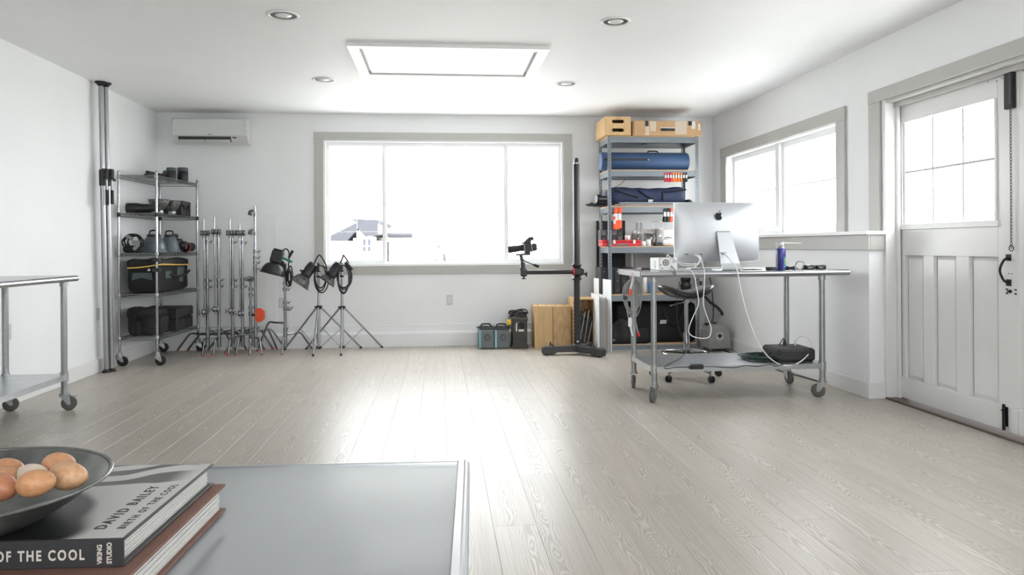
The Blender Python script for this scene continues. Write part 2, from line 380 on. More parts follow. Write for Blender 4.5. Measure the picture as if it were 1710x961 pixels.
# ---- right window
w2 = thing('window_2', loc=(XU, 7.3, 1.264), kind='structure')
MB().box(XU-.022, XU, 5.90, 8.66, 2.19, 2.302, .003).build('casing_head', M['trim'], w2)
for a, b_ in ((5.905, 6.045), (8.485, 8.655)): MB().box(XU-.02, XU, a, b_, 1.264, 2.19, .003).build('casing_jamb', M['trim'], w2)
y0, y1, z0, z1 = W2
j = MB().box(XU-.006, XU+TW, y0, y0+.02, z0+.002, z1).box(XU-.006, XU+TW, y1-.02, y1, z0+.002, z1).box(XU-.006, XU+TW, y0+.02, y1-.02, z1-.02, z1).box(XU+.02, XU+TW, y0+.02, y1-.02, z0-.02, z0+.025); j.build('frame', M['vinyl'], w2)
ym = (y0+y1)/2
MB().box(XU+.035, XU+.13, ym-.045, ym+.045, z0+.025, z1-.02, .004).build('mullion', M['vinyl'], w2)
for a, b_ in ((y0+.02, ym-.045), (ym+.045, y1-.02)):
    s_ = MB(); q = .052; X0, X1 = XU+.07, XU+.115
    s_.box(X0, X1, a, a+q, z0+.025, z1-.02).box(X0, X1, b_-q, b_, z0+.025, z1-.02).box(X0, X1, a+q, b_-q, z0+.025, z0+.085).box(X0, X1, a+q, b_-q, z1-.075, z1-.02)
    so = s_.build('sash', M['vinyl'], w2)
    MB().box(XU+.089, XU+.095, a+q, b_-q, z0+.085, z1-.075).build('pane', M['pane'], so)
    g_ = MB()
    for i in (1, 2): yy = a+q+(b_-a-2*q)*i/3; g_.box(XU+.083, XU+.088, yy-.003, yy+.003, z0+.085, z1-.075)
    zz = z0+.085+(z1-z0-.16)*.5; g_.box(XU+.082, XU+.088, a+q, b_-q, zz-.006, zz+.006)
    g_.build('grille', M['vinyl'], so)
portal((XU+TW+.01, ym, (z0+z1)/2), (0, PI/2, 0), z1-z0, y1-y0)

# ---- carriage doors in the right wall; those past the first added for daylight
dc = thing('trim_3', loc=(XU, 3.2, 0), kind='structure')
MB().box(XU-.022, XU, DO[0]-.15, 5.562, DO[3], DO[3]+.095, .003).build('casing_head', M['trim'], dc)
MB().box(XU-.02, XU, 5.412, 5.56, 1.264, DO[3], .003).build('casing_jamb', M['trim'], dc)
MB().box(XU-.02, XU, DO[0]-.15, DO[0], 0, DO[3], .003).build('casing_jamb', M['trim'], dc)
MB().box(XU-.003, XU+TW+.02, 5.36, 5.41, .014, DO[3], .002).build('jamb', M['white'], dc)
MB().box(XD-.03, XD-.008, 5.33, 5.36, .014, DO[3]-.02, .002).build('door_stop', M['white'], dc)
MB().box(XU-.003, XU+TW+.02, DO[0], 5.36, DO[3]-.022, DO[3], .002).build('jamb_head', M['trim'], dc)
MB().box(XD-.045, XD-.006, DO[0], 5.36, DO[3]-.055, DO[3]-.022, .002).build('head_stop', M['trim'], dc)
def door(n, yl, yr):
    # yl: far (hinge) edge, yr: near edge
    zt = DO[3]-.03; zb = .022; w = yl-yr
    def yy(f_): return yl-f_*w
    d = thing('door_%d' % n, loc=(XD, (yl+yr)/2, .014), kind='structure')
    X0, X1 = XD, XD+.045
    sash0, sash1 = .062, .862                    # glazed area across the leaf
    zg0, zg1 = 1.30, 2.065
    def bx(name, f0, f1, z0, z1, dx0=0.0, dx1=0.0, bev=.002, mat='white', par=None):
        return MB().box(X0+dx0, X1+dx1, yy(f1)+.0005, yy(f0)-.0005, z0, z1, bev).build(name, M[mat], par or d)
    bx('stile', 0, sash0, zb+.15, zt); bx('stile', sash1, 1, zb+.15, zt)
    bx('rail', sash0, sash1, zg1, zt); bx('rail', sash0, sash1, 1.08, zg0-.03)
    bx('sill_moulding', sash0-.012, sash1+.01, zg0-.03, zg0+.01, -.012, 0)
    bx('glazing_stop', sash0, sash0+.02, zg0+.01, zg1, .01, 0); bx('glazing_stop', sash1-.016, sash1, zg0+.01, zg1, -.010, 0)
    bx('kick_rail', 0, 1, zb, zb+.15, -.014, 0)
    pf = [(.085, .262), (.355, .545), (.648, .862)]
    zpa, zpb = zb+.15, 1.08
    edges = [sash0]+[k for p_ in pf for k in p_]+[sash1]
    bx('muntin_stile', pf[0][1], pf[1][0], zpa, zpb); bx('muntin_stile', pf[1][1], pf[2][0], zpa, zpb); bx('muntin_stile', sash0, pf[0][0], zpa, zpb)
    for a, b_ in pf:
        m_ = MB(); Y0, Y1 = yy(b_), yy(a); e = .028
        A = [(X0+.030, Y0, zpa), (X0+.030, Y1, zpa), (X0+.030, Y1, zpb), (X0+.030, Y0, zpb)]
        Bv = [(X0+.014, Y0+e, zpa+e), (X0+.014, Y1-e, zpa+e), (X0+.014, Y1-e, zpb-e), (X0+.014, Y0+e, zpb-e)]
        m_.add(A+Bv, [(0, 1, 5, 4), (1, 2, 6, 5), (2, 3, 7, 6), (3, 0, 4, 7), (4, 5, 6, 7)]).box(X0+.03, X1-.002, Y0, Y1, zpa, zpb)
        m_.build('panel', M['white'], d)
    ga, gb = yy(sash1-.016), yy(sash0+.02); xs = X0+.022
    MB().box(xs, xs+.005, ga, gb, zg0+.01, zg1).build('pane', M['pane'], d)
    g_ = MB()
    for i in (1, 2): q = gb+(ga-gb)*i/3; g_.box(xs-.008, xs, q-.007, q+.007, zg0+.01, zg1)
    zm = (zg0+zg1)/2+.012; g_.box(xs-.009, xs, ga, gb, zm-.008, zm+.008); g_.build('grille', M['trim'], d)
    sc = MB()
    for f_, z_ in ((.80, zt-.035), (.86, zt-.045), (.90, zt-.04), (.915, zt-.14), (.05, zt-.03), (.03, zt-.03), (.935, .98), (.955, .98)): sc.cyl((X0-.001, yy(f_), z_), (X0+.002, yy(f_), z_), .004, n=8)
    sc.build('screw', M['iron'], d, kind='stuff')
    # spring bolt with pull chain, top near corner
    fb = .968
    b0 = bx('bolt_housing', fb-.035, fb+.024, zt-.24, zt-.02, -.028, -.0455, .004, 'iron')
    bx('bolt_bar', fb+.005, fb+.022, zt-.215, zt+.012, -.034, -.073, .002, 'black', b0)
    ch = MB(); z = zt-.24; k = 0; yc = yy(fb)
    while z > 1.15:
        R = Matrix.Rotation(PI/2*(k % 2), 3, 'Z'); pts = []
        for q in range(10):
            a = 2*PI*q/10; pts.append(Vector((X0-.016, yc, z-.011))+R @ Vector((0, .0055*math.cos(a), .012*math.sin(a))))
        ch.tube(pts, .0017, 5, True); z -= .0195; k += 1
    ch.build('pull_chain', M['iron'], b0, kind='stuff')
    MB().tube([Vector((X0-.016, yc+.018*math.cos(2*PI*q/16), 1.135+.018*math.sin(2*PI*q/16))) for q in range(16)], .0025, 6, True).build('chain_ring', M['iron'], b0)
    h = MB().box(X0-.004, X0, yc-.0+.02, yc+.062, 1.058, 1.098, .001).box(X0-.004, X0, yc+.02, yc+.062, .905, .945, .001)
    h.tube(smooth_path([(X0-.004, yc+.04, 1.075), (X0-.030, yc+.045, 1.06), (X0-.05, yc+.052, 1.0), (X0-.030, yc+.045, .94), (X0-.004, yc+.04, .925)], 5), .0075, 8)
    h.build('pull_handle', M['iron'], d)
    hk = MB()
    for q in (-.02, .05):
        for z_ in (.86, .885): hk.cyl((X0-.003, yc+q, z_), (X0-.003, yc+q+.018, z_), .006, .001, 8)
    hk.cyl((X0-.003, yc+.015, .873), (X0-.003, yc+.05, .873), .005, n=8).lathe([(.011, 0), (.011, .004), (.004, .006)], (X0, yc+.03, .873), (-1, 0, 0), 10)
    hk.build('latch_plate', M['iron'], d)
    fbz = MB().cyl((X0-.03, yy(.925), .028), (X0-.03, yy(.925), .185), .009, n=8).cyl((X0-.045, yy(.925), .15), (X0-.014, yy(.925), .15), .005, n=6).box(X0-.018, X0-.014, yy(.925)-.018, yy(.925)+.018, .05, .17, .001)
    fbz.build('foot_bolt', M['iron'], d)
n_ = 1; y_ = dy1
while n_ < 4:  # first leaf is in view; the other two, nearly unseen, are added for daylight
    door(n_, y_, y_-DWI+.006); y_ -= DWI; n_ += 1
portal((XU+TW+.06, (y_+dy1)/2, 1.7), (0, PI/2, 0), .9, dy1-y_)
# ---- added window behind the viewer, out of view, for extra daylight
w3 = thing('added_window_3', loc=(0, YB, W3[2]), kind='structure')
x0, x1, z0, z1 = W3
MB().box(x0, x1, YB-TW, YB+.005, z0, z0+.05).box(x0, x1, YB-TW, YB+.005, z1-.05, z1).box(x0, x0+.05, YB-TW, YB+.005, z0+.05, z1-.05).box(x1-.05, x1, YB-TW, YB+.005, z0+.05, z1-.05).build('frame', M['vinyl'], w3)
for k in range(4):
    a = x0+.05+(x1-x0-.1)*k/4; b_ = a+(x1-x0-.1)/4
    MB().box(a, a+.03, YB-.1, YB-.05, z0+.05, z1-.05).box(b_-.03, b_, YB-.1, YB-.05, z0+.05, z1-.05).build('sash', M['vinyl'], w3)
    MB().box(a+.03, b_-.03, YB-.078, YB-.072, z0+.05, z1-.05).build('pane', M['pane'], w3)
portal(((x0+x1)/2, YB-TW-.01, (z0+z1)/2), (PI/2, 0, 0), x1-x0, z1-z0)

# ---- ceiling hatch with its trim
ht = thing('trim_4', loc=(0, 6, HT), kind='structure')
nl = atZ(578, 76, HT-.03); nr = atZ(920, 83, HT-.03); il = atZ(603, 82, HT-.02); ir = atZ(896, 86, HT-.02); fl_ = atZ(615, 123.5, HT-.02); fr_ = atZ(878, 126, HT-.02)
ya, yb = (nl.y+nr.y)/2, (fl_.y+fr_.y)/2; xa, xb = (il.x+fl_.x)/2, (ir.x+fr_.x)/2; tw = min(xa-nl.x, nr.x-xb); tw = max(.08, min(.14, tw))
yi = ya+tw*.9
MB().box(xa-tw, xb+tw, ya, yi, HT-.032, HT, .002).build('hatch_trim', M['white'], ht)
MB().box(xa-tw, xb+tw, yb, yb+tw*.9, HT-.032, HT, .002).build('hatch_trim', M['white'], ht)
for a, b_ in ((xa-tw, xa), (xb, xb+tw)): MB().box(a, b_, yi+.001, yb-.001, HT-.032, HT, .002).build('hatch_trim', M['white'], ht)
MB().box(xa+.022, xb-.022, yi+.022, yb-.022, HT-.020, HT-.004, .002).build('hatch_panel', M['white'], ht)
print('HATCH', xa, xb, yi, yb, tw)
# ---- recessed ceiling spots (unlit)
M['bulb'] = pm('frosted_bulb', (235, 236, 236), .25, 0, .02, 5, coat=.3); M['canin'] = pm('grey_baffle', (88, 89, 90), .4, .4, .05, 10)
for (px, py, rpx, lab) in ((473, 25, 25.5, 'nearer left'), (1028, 35.5, 23.5, 'nearer right'), (541, 132.5, 16, 'farther left'), (946, 139.5, 15, 'farther right')):
    c = atZ(px, py, HT); r = .106
    o = thing('ceiling_spot', 'white recessed ceiling spotlight, the %s of the four around the hatch' % lab, 'ceiling light', (c.x, c.y, HT), 'recessed ceiling spots')
    MB().lathe([(r*.80, .0), (r*.82, -.007), (r*.95, -.009), (r, -.003), (r, 0)], c, (0, 0, 1), 28).build('trim_ring', M['white'], o)
    MB().lathe([(r*.82, -.003), (r*.6, -.0015), (r*.3, -.001)], c, (0, 0, 1), 28).build('baffle', M['canin'], o)
    MB().ball((c.x, c.y, HT-.001), r*.52, r*.52, .013, 20, 8).build('bulb', M['bulb'], o)
# ---- wall outlets
M['plate'] = pm('outlet_plate', (205, 206, 207), .35, 0, .01, 5); M['slot'] = pm('outlet_slot', (60, 60, 60), .5)
def outlet(c, n, lab, cat='outlet', name='wall_outlet'):
    n = Vector(n); u = Vector((0, 0, 1)).cross(n).normalized(); c = Vector(c); R = Matrix((u, Vector((0, 0, 1)), n)).transposed()
    o = thing(name, lab, cat, c, 'wall outlets'); MB().obox(c+n*.003, (.072, .116, .006), R, .002).build('plate', M['plate'], o)
    for s_ in (-1, 1):
        p_ = MB().obox(c+n*.007+Vector((0, 0, .02*s_)), (.034, .028, .003), R, .002).build('socket', M['white'], o); q = MB()
        for k in (-1, 1): q.obox(c+n*.0087+u*.007*k+Vector((0, 0, .02*s_+.003)), (.003, .011, .0015), R)
        q.cyl(c+n*.008+Vector((0, 0, .02*s_-.008)), c+n*.0093+Vector((0, 0, .02*s_-.008)), .003, n=8).build('slot', M['slot'], p_)
outlet(atX(13.5, 555, XL), (1, 0, 0), 'white wall outlet on the left wall beside the steel table leg')
outlet(atX(163, 525, XL), (1, 0, 0), 'white wall outlet on the left wall behind the two tall poles')
outlet(atY(751, 501, D), (0, -1, 0), 'white wall outlet under the wide back window')
outlet(atY(471, 506, D), (0, -1, 0), 'white wall outlet behind the black dome lamp stand')

# ---- air conditioner
M['ac'] = pm('ac_plastic', (214, 215, 213), .3, 0, .01, 4); M['dark'] = pm('dark_gap', (60, 61, 62), .5)
a = atY(288, 197, D-.2); b_ = atY(413, 240, D-.2); x0, x1, z1, z0 = a.x, b_.x, a.z, b_.z; c_ = D
o = thing('air_conditioner', 'white split air conditioner high on the back wall', 'air conditioner', ((x0+x1)/2, D, z0))
prof = [(0, z0+.01), (-.12, z0), (-.17, z0+.03), (-.205, z0+.085), (-.21, z1-.03), (-.19, z1), (0, z1)]
MB().prism([(p_[0], p_[1]) for p_ in prof], (x0+.012, D, 0), (0, 1, 0), (0, 0, 1), x1-x0-.05).build('body', M['ac'], o)
MB().prism([(p_[0]*1.02, p_[1]) for p_ in prof], (x0, D, 0), (0, 1, 0), (0, 0, 1), .012).build('end_cap', M['ac'], o)
MB().prism([(p_[0]*1.02, p_[1]) for p_ in prof], (x1-.038, D, 0), (0, 1, 0), (0, 0, 1), .038).build('end_cap', M['ac'], o)
MB().box(x0+.012, x1-.04, D-.2145, D-.208, z0+.088, z1-.012, .003).build('front_panel', M['ac'], o)
sl = MB().prism([(-.195, z0+.072), (-.206, z0+.076), (-.200, z0+.062), (-.165, z0+.022), (-.158, z0+.026)], (x0+.06, D, 0), (0, 1, 0), (0, 0, 1), x1-x0-.24).build('air_slot', M['dark'], o)
Rl = Matrix.Rotation(math.radians(38), 3, 'X'); yl = D-.186; zl = z0+.04
for k in (0, 1):
    L_ = (x1-x0-.25)/2; MB().obox((x0+.065+L_*(k+.5), yl, zl), (L_-.006, .006, .062), Matrix.Rotation(math.radians(-42), 3, 'X'), .002).build('louvre', M['ac'], o)
MB().box(x1-.16, x1-.12, D-.2065, D-.19, z0+.06, z0+.072, .001).build('display', M['dark'], o)
MB().box((x0+x1)/2-.022, (x0+x1)/2+.022, D-.2152, D-.214, z0+.098, z0+.104).build('badge', M['canin'], o)

# ---- outside: pale paving, houses across the lane, a young tree
M['paving'] = pm('pale_paving', (214, 213, 209), .8, 0, .04, .6); M['stucco'] = pm('white_siding', (236, 235, 233), .7, 0, .02, 2)
M['roof'] = pm('slate_roof', (52, 53, 60), .7, 0, .25, 9, stretch=(1, 1, 6)); M['hwin'] = pm('house_glass', (40, 46, 62), .2, 0, .2, 4); M['pinkp'] = pm('faded_red_boards', (150, 128, 126), .7, 0, .08, 3)
MB().box(-40, 45, D+TW+.3, 60, -.5, -.35).build('ground_outside', M['paving'], None, kind='structure')
MB().box(XU+TW+.3, 45, -30, D+TW+.3, -.5, -.35).build('ground_outside_right', M['paving'], None, kind='structure')
YH = 26.0
def hp(px, py): return atY(px, py, YH)
hx0, hx1 = hp(550, 400).x, hp(632, 400).x; hr = hp(611, 366); he = hp(555, 398); gx_ = hp(627, 374)
h = thing('house', 'pale house with a grey gabled roof seen through the back window', 'house', ((hx0+hx1)/2, YH, -.35))
MB().box(hx0, hx1, YH, YH+6, -.35, he.z-.1).prism([(hp(597, 400).x, he.z-.1), (gx_.x-.2, he.z-.1), (gx_.x-.2, gx_.z-.2), (hr.x, hr.z-.25), (hp(597, 400).x, hp(597, 376).z-.2)], (0, YH+6, 0), (1, 0, 0), (0, 0, 1), 6).build('wall', M['stucco'], h)
MB().prism([(hx0-.3, he.z-.1), (hp(596, 371).x, hp(596, 373).z), (hp(596, 371).x, hp(596, 386).z), (hp(580, 398).x, he.z-.1)], (0, YH+6.3, 0), (1, 0, 0), (0, 0, 1), 6.6).build('roof_slope', M['roof'], h)
MB().prism([(hp(597, 371).x, hp(597, 372).z), (hr.x-.5, hr.z), (hr.x+.5, hr.z-.05), (gx_.x+.1, gx_.z), (gx_.x+.1, gx_.z-.35), (hr.x, hr.z-.6), (hp(597, 371).x, hp(597, 380).z)], (0, YH+6.3, 0), (1, 0, 0), (0, 0, 1), 6.6).build('gable_roof', M['roof'], h)
MB().box(hp(624, 380).x, hp(628, 380).x, YH-.15, YH, hp(625, 386).z, hp(625, 374).z).build('downpipe', M['roof'], h)
for (a, b_, c_, d_) in ((590, 398, 595, 417), (598.5, 397.5, 601.5, 417), (606.5, 400, 619, 410), (606.5, 412.5, 619, 420), (624, 397, 628.5, 417)):
    p_, q_ = hp(a, d_), hp(b_*0+c_, b_); wn = MB().box(p_.x, q_.x, YH-.06, YH, p_.z, q_.z).build('window', M['hwin'], h)
    MB().box((p_.x+q_.x)/2-.04, (p_.x+q_.x)/2+.04, YH-.09, YH-.06, p_.z, q_.z).build('glazing_bar', M['stucco'], wn)
h2 = thing('garage', 'low pale garage with a flat grey roof beside the gabled house', 'house', (hp(668, 400).x, YH+2, -.35))
p_, q_ = atY(650, 395, YH+2), atY(686, 395, YH+2)
MB().box(p_.x, q_.x, YH+2, YH+7, -.35, atY(660, 397, YH+2).z).build('wall', M['stucco'], h2)
MB().box(p_.x-.2, q_.x+.1, YH+1.7, YH+7.2, atY(660, 396, YH+2).z, atY(660, 390, YH+2).z, .05).build('roof', M['roof'], h2)
MB().box(q_.x+.1, q_.x+.28, YH+1.9, YH+2.05, -.35, atY(660, 398, YH+2).z).build('downpipe', M['roof'], h2)
for k, (a, b_) in enumerate(((557, 422), (664, 413))):
    p_ = atY(a, b_, YH-1-k*1.0); fn = MB()
    fn.box(p_.x, p_.x+(.9 if k == 0 else 1.0), YH-1-k*1.0, YH-.9-k*1.0, -.35, p_.z)
    fn.build('board_fence', M['pinkp'], None, 'faded pink board fence in front of the %s outside' % ('gabled house' if k == 0 else 'low garage'), 'fence')
tr = thing('sapling', 'small bare young tree outside below the middle window pane', 'tree', (atY(740, 420, 20).x, 20, -.35))
b0 = Vector((atY(740, 420, 20).x, 20, -.35)); tp = atY(740, 408, 20)
tk = MB().tube([b0, (b0.x+.05, 20, tp.z*.5), (tp.x, 20, tp.z)], [.05, .04, .02], 6); rr = random.Random(3)
tk.build('trunk', M['roof'], tr); br = MB()
for k in range(26):
    z = rr.uniform(.45, 1)*tp.z; a = rr.uniform(0, 6.28); l_ = rr.uniform(.3, .7); br.tube([(b0.x+.04, 20, z), (b0.x+.04+math.cos(a)*l_, 20+math.sin(a)*l_, z+l_*.4)], [.015, .006], 5)
br.build('branches', M['roof'], tr, kind='stuff')

# ================================================================== rolling steel work tables
def caster(par, x, y, ztop, r, ang, wheel='rubber', brake=True, w=.030):
    c, s_ = math.cos(ang), math.sin(ang); R = Matrix(((c, -s_, 0), (s_, c, 0), (0, 0, 1))); off = Vector((c*.03, s_*.03, 0)); ax = Vector((x, y, r))+off
    m = MB().cyl((x, y, ztop-.03), (x, y, ztop), .024, n=14).cyl((x, y, ztop-.042), (x, y, ztop-.03), .034, n=16)
    for q in (-1, 1):
        poly = [(-.034, ztop-.042-r), (.034, ztop-.042-r), (.03+.012, -.004), (.03, -.012), (.018, -.004)]
        o_ = Vector((x, y, r))+R @ Vector((0, q*(w/2+.004)-.002, 0))
        m.prism(poly, o_, R @ Vector((1, 0, 0)), (0, 0, 1), -.004 if q < 0 else -.004)
    b = m.build('caster', M['zinc'], par)
    d = R @ Vector((0, 1, 0)); f0 = ax-d*w/2
    MB().lathe([(r*.45, 0), (r*.82, .001), (r*.96, .004), (r, .009), (r, w-.009), (r*.96, w-.004), (r*.82, w-.001), (r*.45, w)], f0, d, 24).build('wheel', M[wheel], b)
    MB().cyl(ax-d*(w/2+.007), ax+d*(w/2+.007), .008, n=10).build('axle', M['zinc'], b)
    if brake: MB().obox(ax+R @ Vector((.03, 0, r*.85)), (.05, .022, .004), R @ Matrix.Rotation(-.35, 3, 'Y'), .001).build('brake_pedal', M['zinc'], b)
def worktable(name, lab, x0, x1, y0, y1, zt, legs, zs, roll, angs, off=(0, 0)):
    o = thing(name, lab, 'table', ((x0+x1)/2, (y0+y1)/2, 0))
    th = .042; r = th/2
    top = MB().box(x0+(r if 'x' in roll else 0), x1-(r if 'x' in roll else 0), y0+(r if 'y' in roll else 0), y1-(r if 'y' in roll else 0), zt-.005, zt)
    if 'y' in roll:
        for yy in (y0+r, y1-r): top.cyl((x0, yy, zt-r), (x1, yy, zt-r), r, n=16)
        for xx in (x0, x1-.003): top.box(xx, xx+.003, y0+r, y1-r, zt-th, zt-.004)
    else:
        for xx in (x0+r, x1-r): top.cyl((xx, y0, zt-r), (xx, y1, zt-r), r, n=16)
        for yy in (y0, y1-.003): top.box(x0+r, x1-r, yy, yy+.003, zt-th, zt-.004)
    top.build('tabletop', M['steel'], o)
    xs = sorted({l[0] for l in legs}); ys = sorted({l[1] for l in legs})
    for yy in (ys[0], ys[-1]): MB().box(xs[0], xs[-1], yy-.02, yy+.02, zt-.048, zt-.040).build('underframe', M['galv'], o)
    R_ = .0215
    for (x, y), a in zip(legs, angs):
        l = MB().cyl((x, y, .13), (x, y, zt-.04), R_, n=18).build('leg', M['galv'], o)
        MB().cyl((x, y, zt-.075), (x, y, zt-.04), .027, n=18).build('leg_socket', M['zinc'], l)
        MB().cyl((x, y, zs-.052), (x, y, zs+.012), .0275, n=18).build('shelf_collar', M['zinc'], l)
        caster(o, x, y, .155, .052, a)
    MB().box(xs[0]-.02, xs[-1]+.02, ys[0]-.02, ys[-1]+.02, zs-.003, zs).box(xs[0]+.0, xs[-1], ys[0]-.022, ys[0]-.018, zs-.04, zs).box(xs[0], xs[-1], ys[-1]+.018, ys[-1]+.022, zs-.04, zs) \
        .box(xs[0]-.022, xs[0]-.018, ys[0], ys[-1], zs-.04, zs).box(xs[-1]+.018, xs[-1]+.022, ys[0], ys[-1], zs-.04, zs).build('lower_shelf', M['galvs'], o)
    return o
M['galvs'] = pm('galvanised_sheet', (192, 195, 199), .3, .95, .07, 9)
TZ = .972; SZ = .262
worktable('work_table', 'long stainless steel rolling table carrying the computer', 1.475, 3.085, 5.42, 6.16, TZ, [(1.585, 5.49), (2.895, 5.49), (1.585, 6.08), (2.895, 6.08)], SZ, 'y', [-2.2, 2.6, -1.9, -1.4])
lt = atX(130, 460, -2.63)
worktable('work_table', 'stainless steel rolling table cut off by the left edge against the left wall', -3.17, -2.62, 4.1, lt.y, TZ, [(-2.70, 4.25), (-2.70, 5.73), (-3.10, 4.25), (-3.10, 5.73)], SZ, 'x', [.4, .3, .4, .6])

# ================================================================== left: tall poles and wire shelving
M['pole'] = pm('brushed_pole', (160, 161, 163), .3, 1.0, .03, 5)
def tallpole(px_b, px_t, X, lab, dz):
    b = atX(px_b, 612, X); t_ = atX(px_t, 150, X); b.z = 0; t_.z = HT; d = t_-b
    o = thing('tension_pole', lab, 'pole', b, 'floor to ceiling poles'); P = lambda k: b+d*k
    MB().cyl(P(.0), P(.006), .042, .036, 20).cyl(P(.006), P(.012), .03, .024, 20).build('foot_pad', M['rubberd'], o)
    MB().cyl(P(.012), P(.70), .0225, n=20).build('lower_tube', M['pole'], o)
    MB().cyl(P(.70), P(.985), .0195, n=20).build('upper_tube', M['pole'], o)
    MB().cyl(P(.985), P(.994), .022, .04, 20).cyl(P(.994), P(1.0), .048, n=20).build('ceiling_pad', M['rubberd'], o)
    c = P(.685)
    q = MB().cyl(P(.645), P(.70), .030, n=16).box(c.x-.0, c.x+.055, c.y-.03, c.y+.015, c.z-.06, c.z+.05, .006).cyl((c.x+.05, c.y-.035, c.z-.05), (c.x+.05, c.y+.03, c.z-.05), .014, n=12)
    for zz in (-.03, .02): q.cyl((c.x+.02, c.y-.045, c.z+zz), (c.x+.02, c.y-.028, c.z+zz), .011, n=10)
    cl = q.build('clamp', M['black'], o)
    MB().cyl((c.x+.05, c.y-.03, c.z-.05), (c.x+.052, c.y-.03, c.z-.15), .008, .011, 10).build('lever_arm', M['alu'], cl)
    MB().cyl((c.x+.052, c.y-.03, c.z-.15), (c.x+.053, c.y-.03, c.z-.29+dz), .014, .015, 12).build('lever_grip', M['rubberd'], cl)
    return o
tallpole(178.0, 168.0, -3.125, 'tall silver floor to ceiling pole nearest the left table', 0)
tallpole(186.5, 176.5, -3.10, 'tall silver floor to ceiling pole touching the wire shelving', .01)

CQ = {'fl': (-3.155, 7.80), 'fr': (-2.795, 7.80), 'bl': (-3.125, 8.83), 'br': (-2.722, 8.83)}
CZ = [.285, .713, 1.118, 1.515, 1.893]
M['wire'] = pm('chrome_wire', (150, 152, 155), .22, 1.0, .06, 30)
ck = thing('wire_shelving', 'five tier chrome wire shelving on casters in the back left corner', 'shelf', (-2.95, 8.3, 0))
for k, (x, y) in CQ.items():
    p = MB().cyl((x, y, .12), (x, y, 1.93), .0127, n=14); zz = .2
    while zz < 1.9: p.lathe([(.0131, 0), (.0138, .002), (.0131, .004)], (x, y, zz), (0, 0, 1), 12); zz += .0508
    po = p.build('post', M['chrome'], ck)
    MB().cyl((x, y, 1.925), (x, y, 1.935), .0145, .011, 14).build('post_cap', M['alu'], po)
    caster(ck, x, y, .135, .05, {'fl': .1, 'fr': .2, 'bl': .3, 'br': .3}[k], 'rubberd', k == 'fl', .026)
for iz, z in enumerate(CZ):
    s_ = MB(); ring = [CQ['fl'], CQ['fr'], CQ['br'], CQ['bl']]
    for i in range(4):
        a = Vector((*ring[i], z)); b = Vector((*ring[(i+1) % 4], z)); n = max(6, int((b-a).length/.042)); dn = Vector((0, 0, -.03))
        s_.cyl(a, b, .0034, n=6).cyl(a+dn, b+dn, .0034, n=6); zp = []
        for j in range(2*n+1): zp.append(a+(b-a)*j/(2*n)+(dn if j % 2 else Vector((0, 0, 0))))
        s_.tube(zp, .0024, 5)
    so = s_.build('shelf_rim', M['wire'], ck)
    for x, y in ring: s_2 = MB().lathe([(.0135, -.034), (.017, -.03), (.0175, .0), (.0142, .006)], (x, y, z), (0, 0, 1), 12).build('corner_collar', M['black'] if iz == 3 else M['alu'], so)
    w_ = MB(); n = 17
    for j in range(1, n):
        t = j/n; a = Vector((*CQ['fl'], z)).lerp(Vector((*CQ['fr'], z)), t); b = Vector((*CQ['bl'], z)).lerp(Vector((*CQ['br'], z)), t); w_.cyl(a, b, .0017, n=4, caps=False)
    for t in (.25, .5, .75):
        a = Vector((*CQ['fl'], z-.004)).lerp(Vector((*CQ['bl'], z-.004)), t); b = Vector((*CQ['fr'], z-.004)).lerp(Vector((*CQ['br'], z-.004)), t); w_.cyl(a, b, .0028, n=5, caps=False)
    w_.build('wire_deck', M['wire'], ck, kind='stuff')

M['nylon'] = pm('black_nylon', (33, 33, 34), .8, 0, .2, 25, .25, 160); M['nylond'] = pm('dark_cordura', (24, 25, 25), .85, 0, .2, 25, .25, 160)
M['yellow'] = pm('yellow_piping', (224, 182, 92), .6, 0, .08, 20); M['slate'] = pm('slate_patch', (76, 86, 92), .6, 0, .08, 20); M['dome'] = pm('grey_dome_paint', (96, 104, 110), .3, .25, .05, 5)
M['case'] = pm('black_hard_case', (44, 44, 45), .55, 0, .12, 18, .15, 120); M['mott'] = pm('mottled_reflector', (60, 60, 60), .45, .4, .3, 22, rgb2=(128, 128, 127)); M['redr'] = pm('red_rubber', (176, 44, 44), .5); M['gplug'] = pm('grey_plug', (132, 134, 134), .5)
M['cable'] = pm('black_cable', (38, 38, 39), .5, 0, .1, 30); M['lens'] = pm('lens_black', (38, 39, 41), .38, .2, .12, 16)
z0 = CZ[4]+.004
t = thing('tripod', 'black folded tripod lying on the top wire shelf', 'tripod', (-2.92, 8.4, z0))
for k, (dx, dz) in enumerate(((0, 0), (.035, 0), (.017, .03))): MB().cyl((-2.98+dx, 8.02, z0+.018+dz), (-2.95+dx, 8.62, z0+.018+dz), .017, .02, 12).build('leg', M['black'], t)
MB().box(-3.0, -2.90, 8.5, 8.64, z0+.04, z0+.09, .012).cyl((-2.96, 8.55, z0+.075), (-2.96, 8.55, z0+.115), .03, n=16).build('head', M['black'], t)
for k, (x, y, r, h, lb) in enumerate(((-2.86, 8.42, .05, .135, 'black lens case standing on the top wire shelf beside the tripod'), (-2.79, 8.56, .055, .150, 'largest black lens case at the right end of the top wire shelf'))):
    o = thing('lens_case', lb, 'lens case', (x, y, z0), 'lens cases on the top wire shelf')
    MB().lathe([(r*.96, 0), (r, .006), (r, h*.72), (r*.97, h*.73)], (x, y, z0), (0, 0, 1), 24).build('body', M['lens'], o)
    MB().lathe([(r*1.02, h*.735), (r*1.02, h-.008), (r*.96, h)], (x, y, z0), (0, 0, 1), 24).build('lid', M['slate'], o)
z0 = CZ[3]+.004
o = thing('telephoto_lens', 'long black telephoto lens lying on the second wire shelf', 'lens', (-2.95, 8.0, z0)); d = Vector((.30, .02, .0)); a = Vector((-3.10, 7.89, z0+.052))
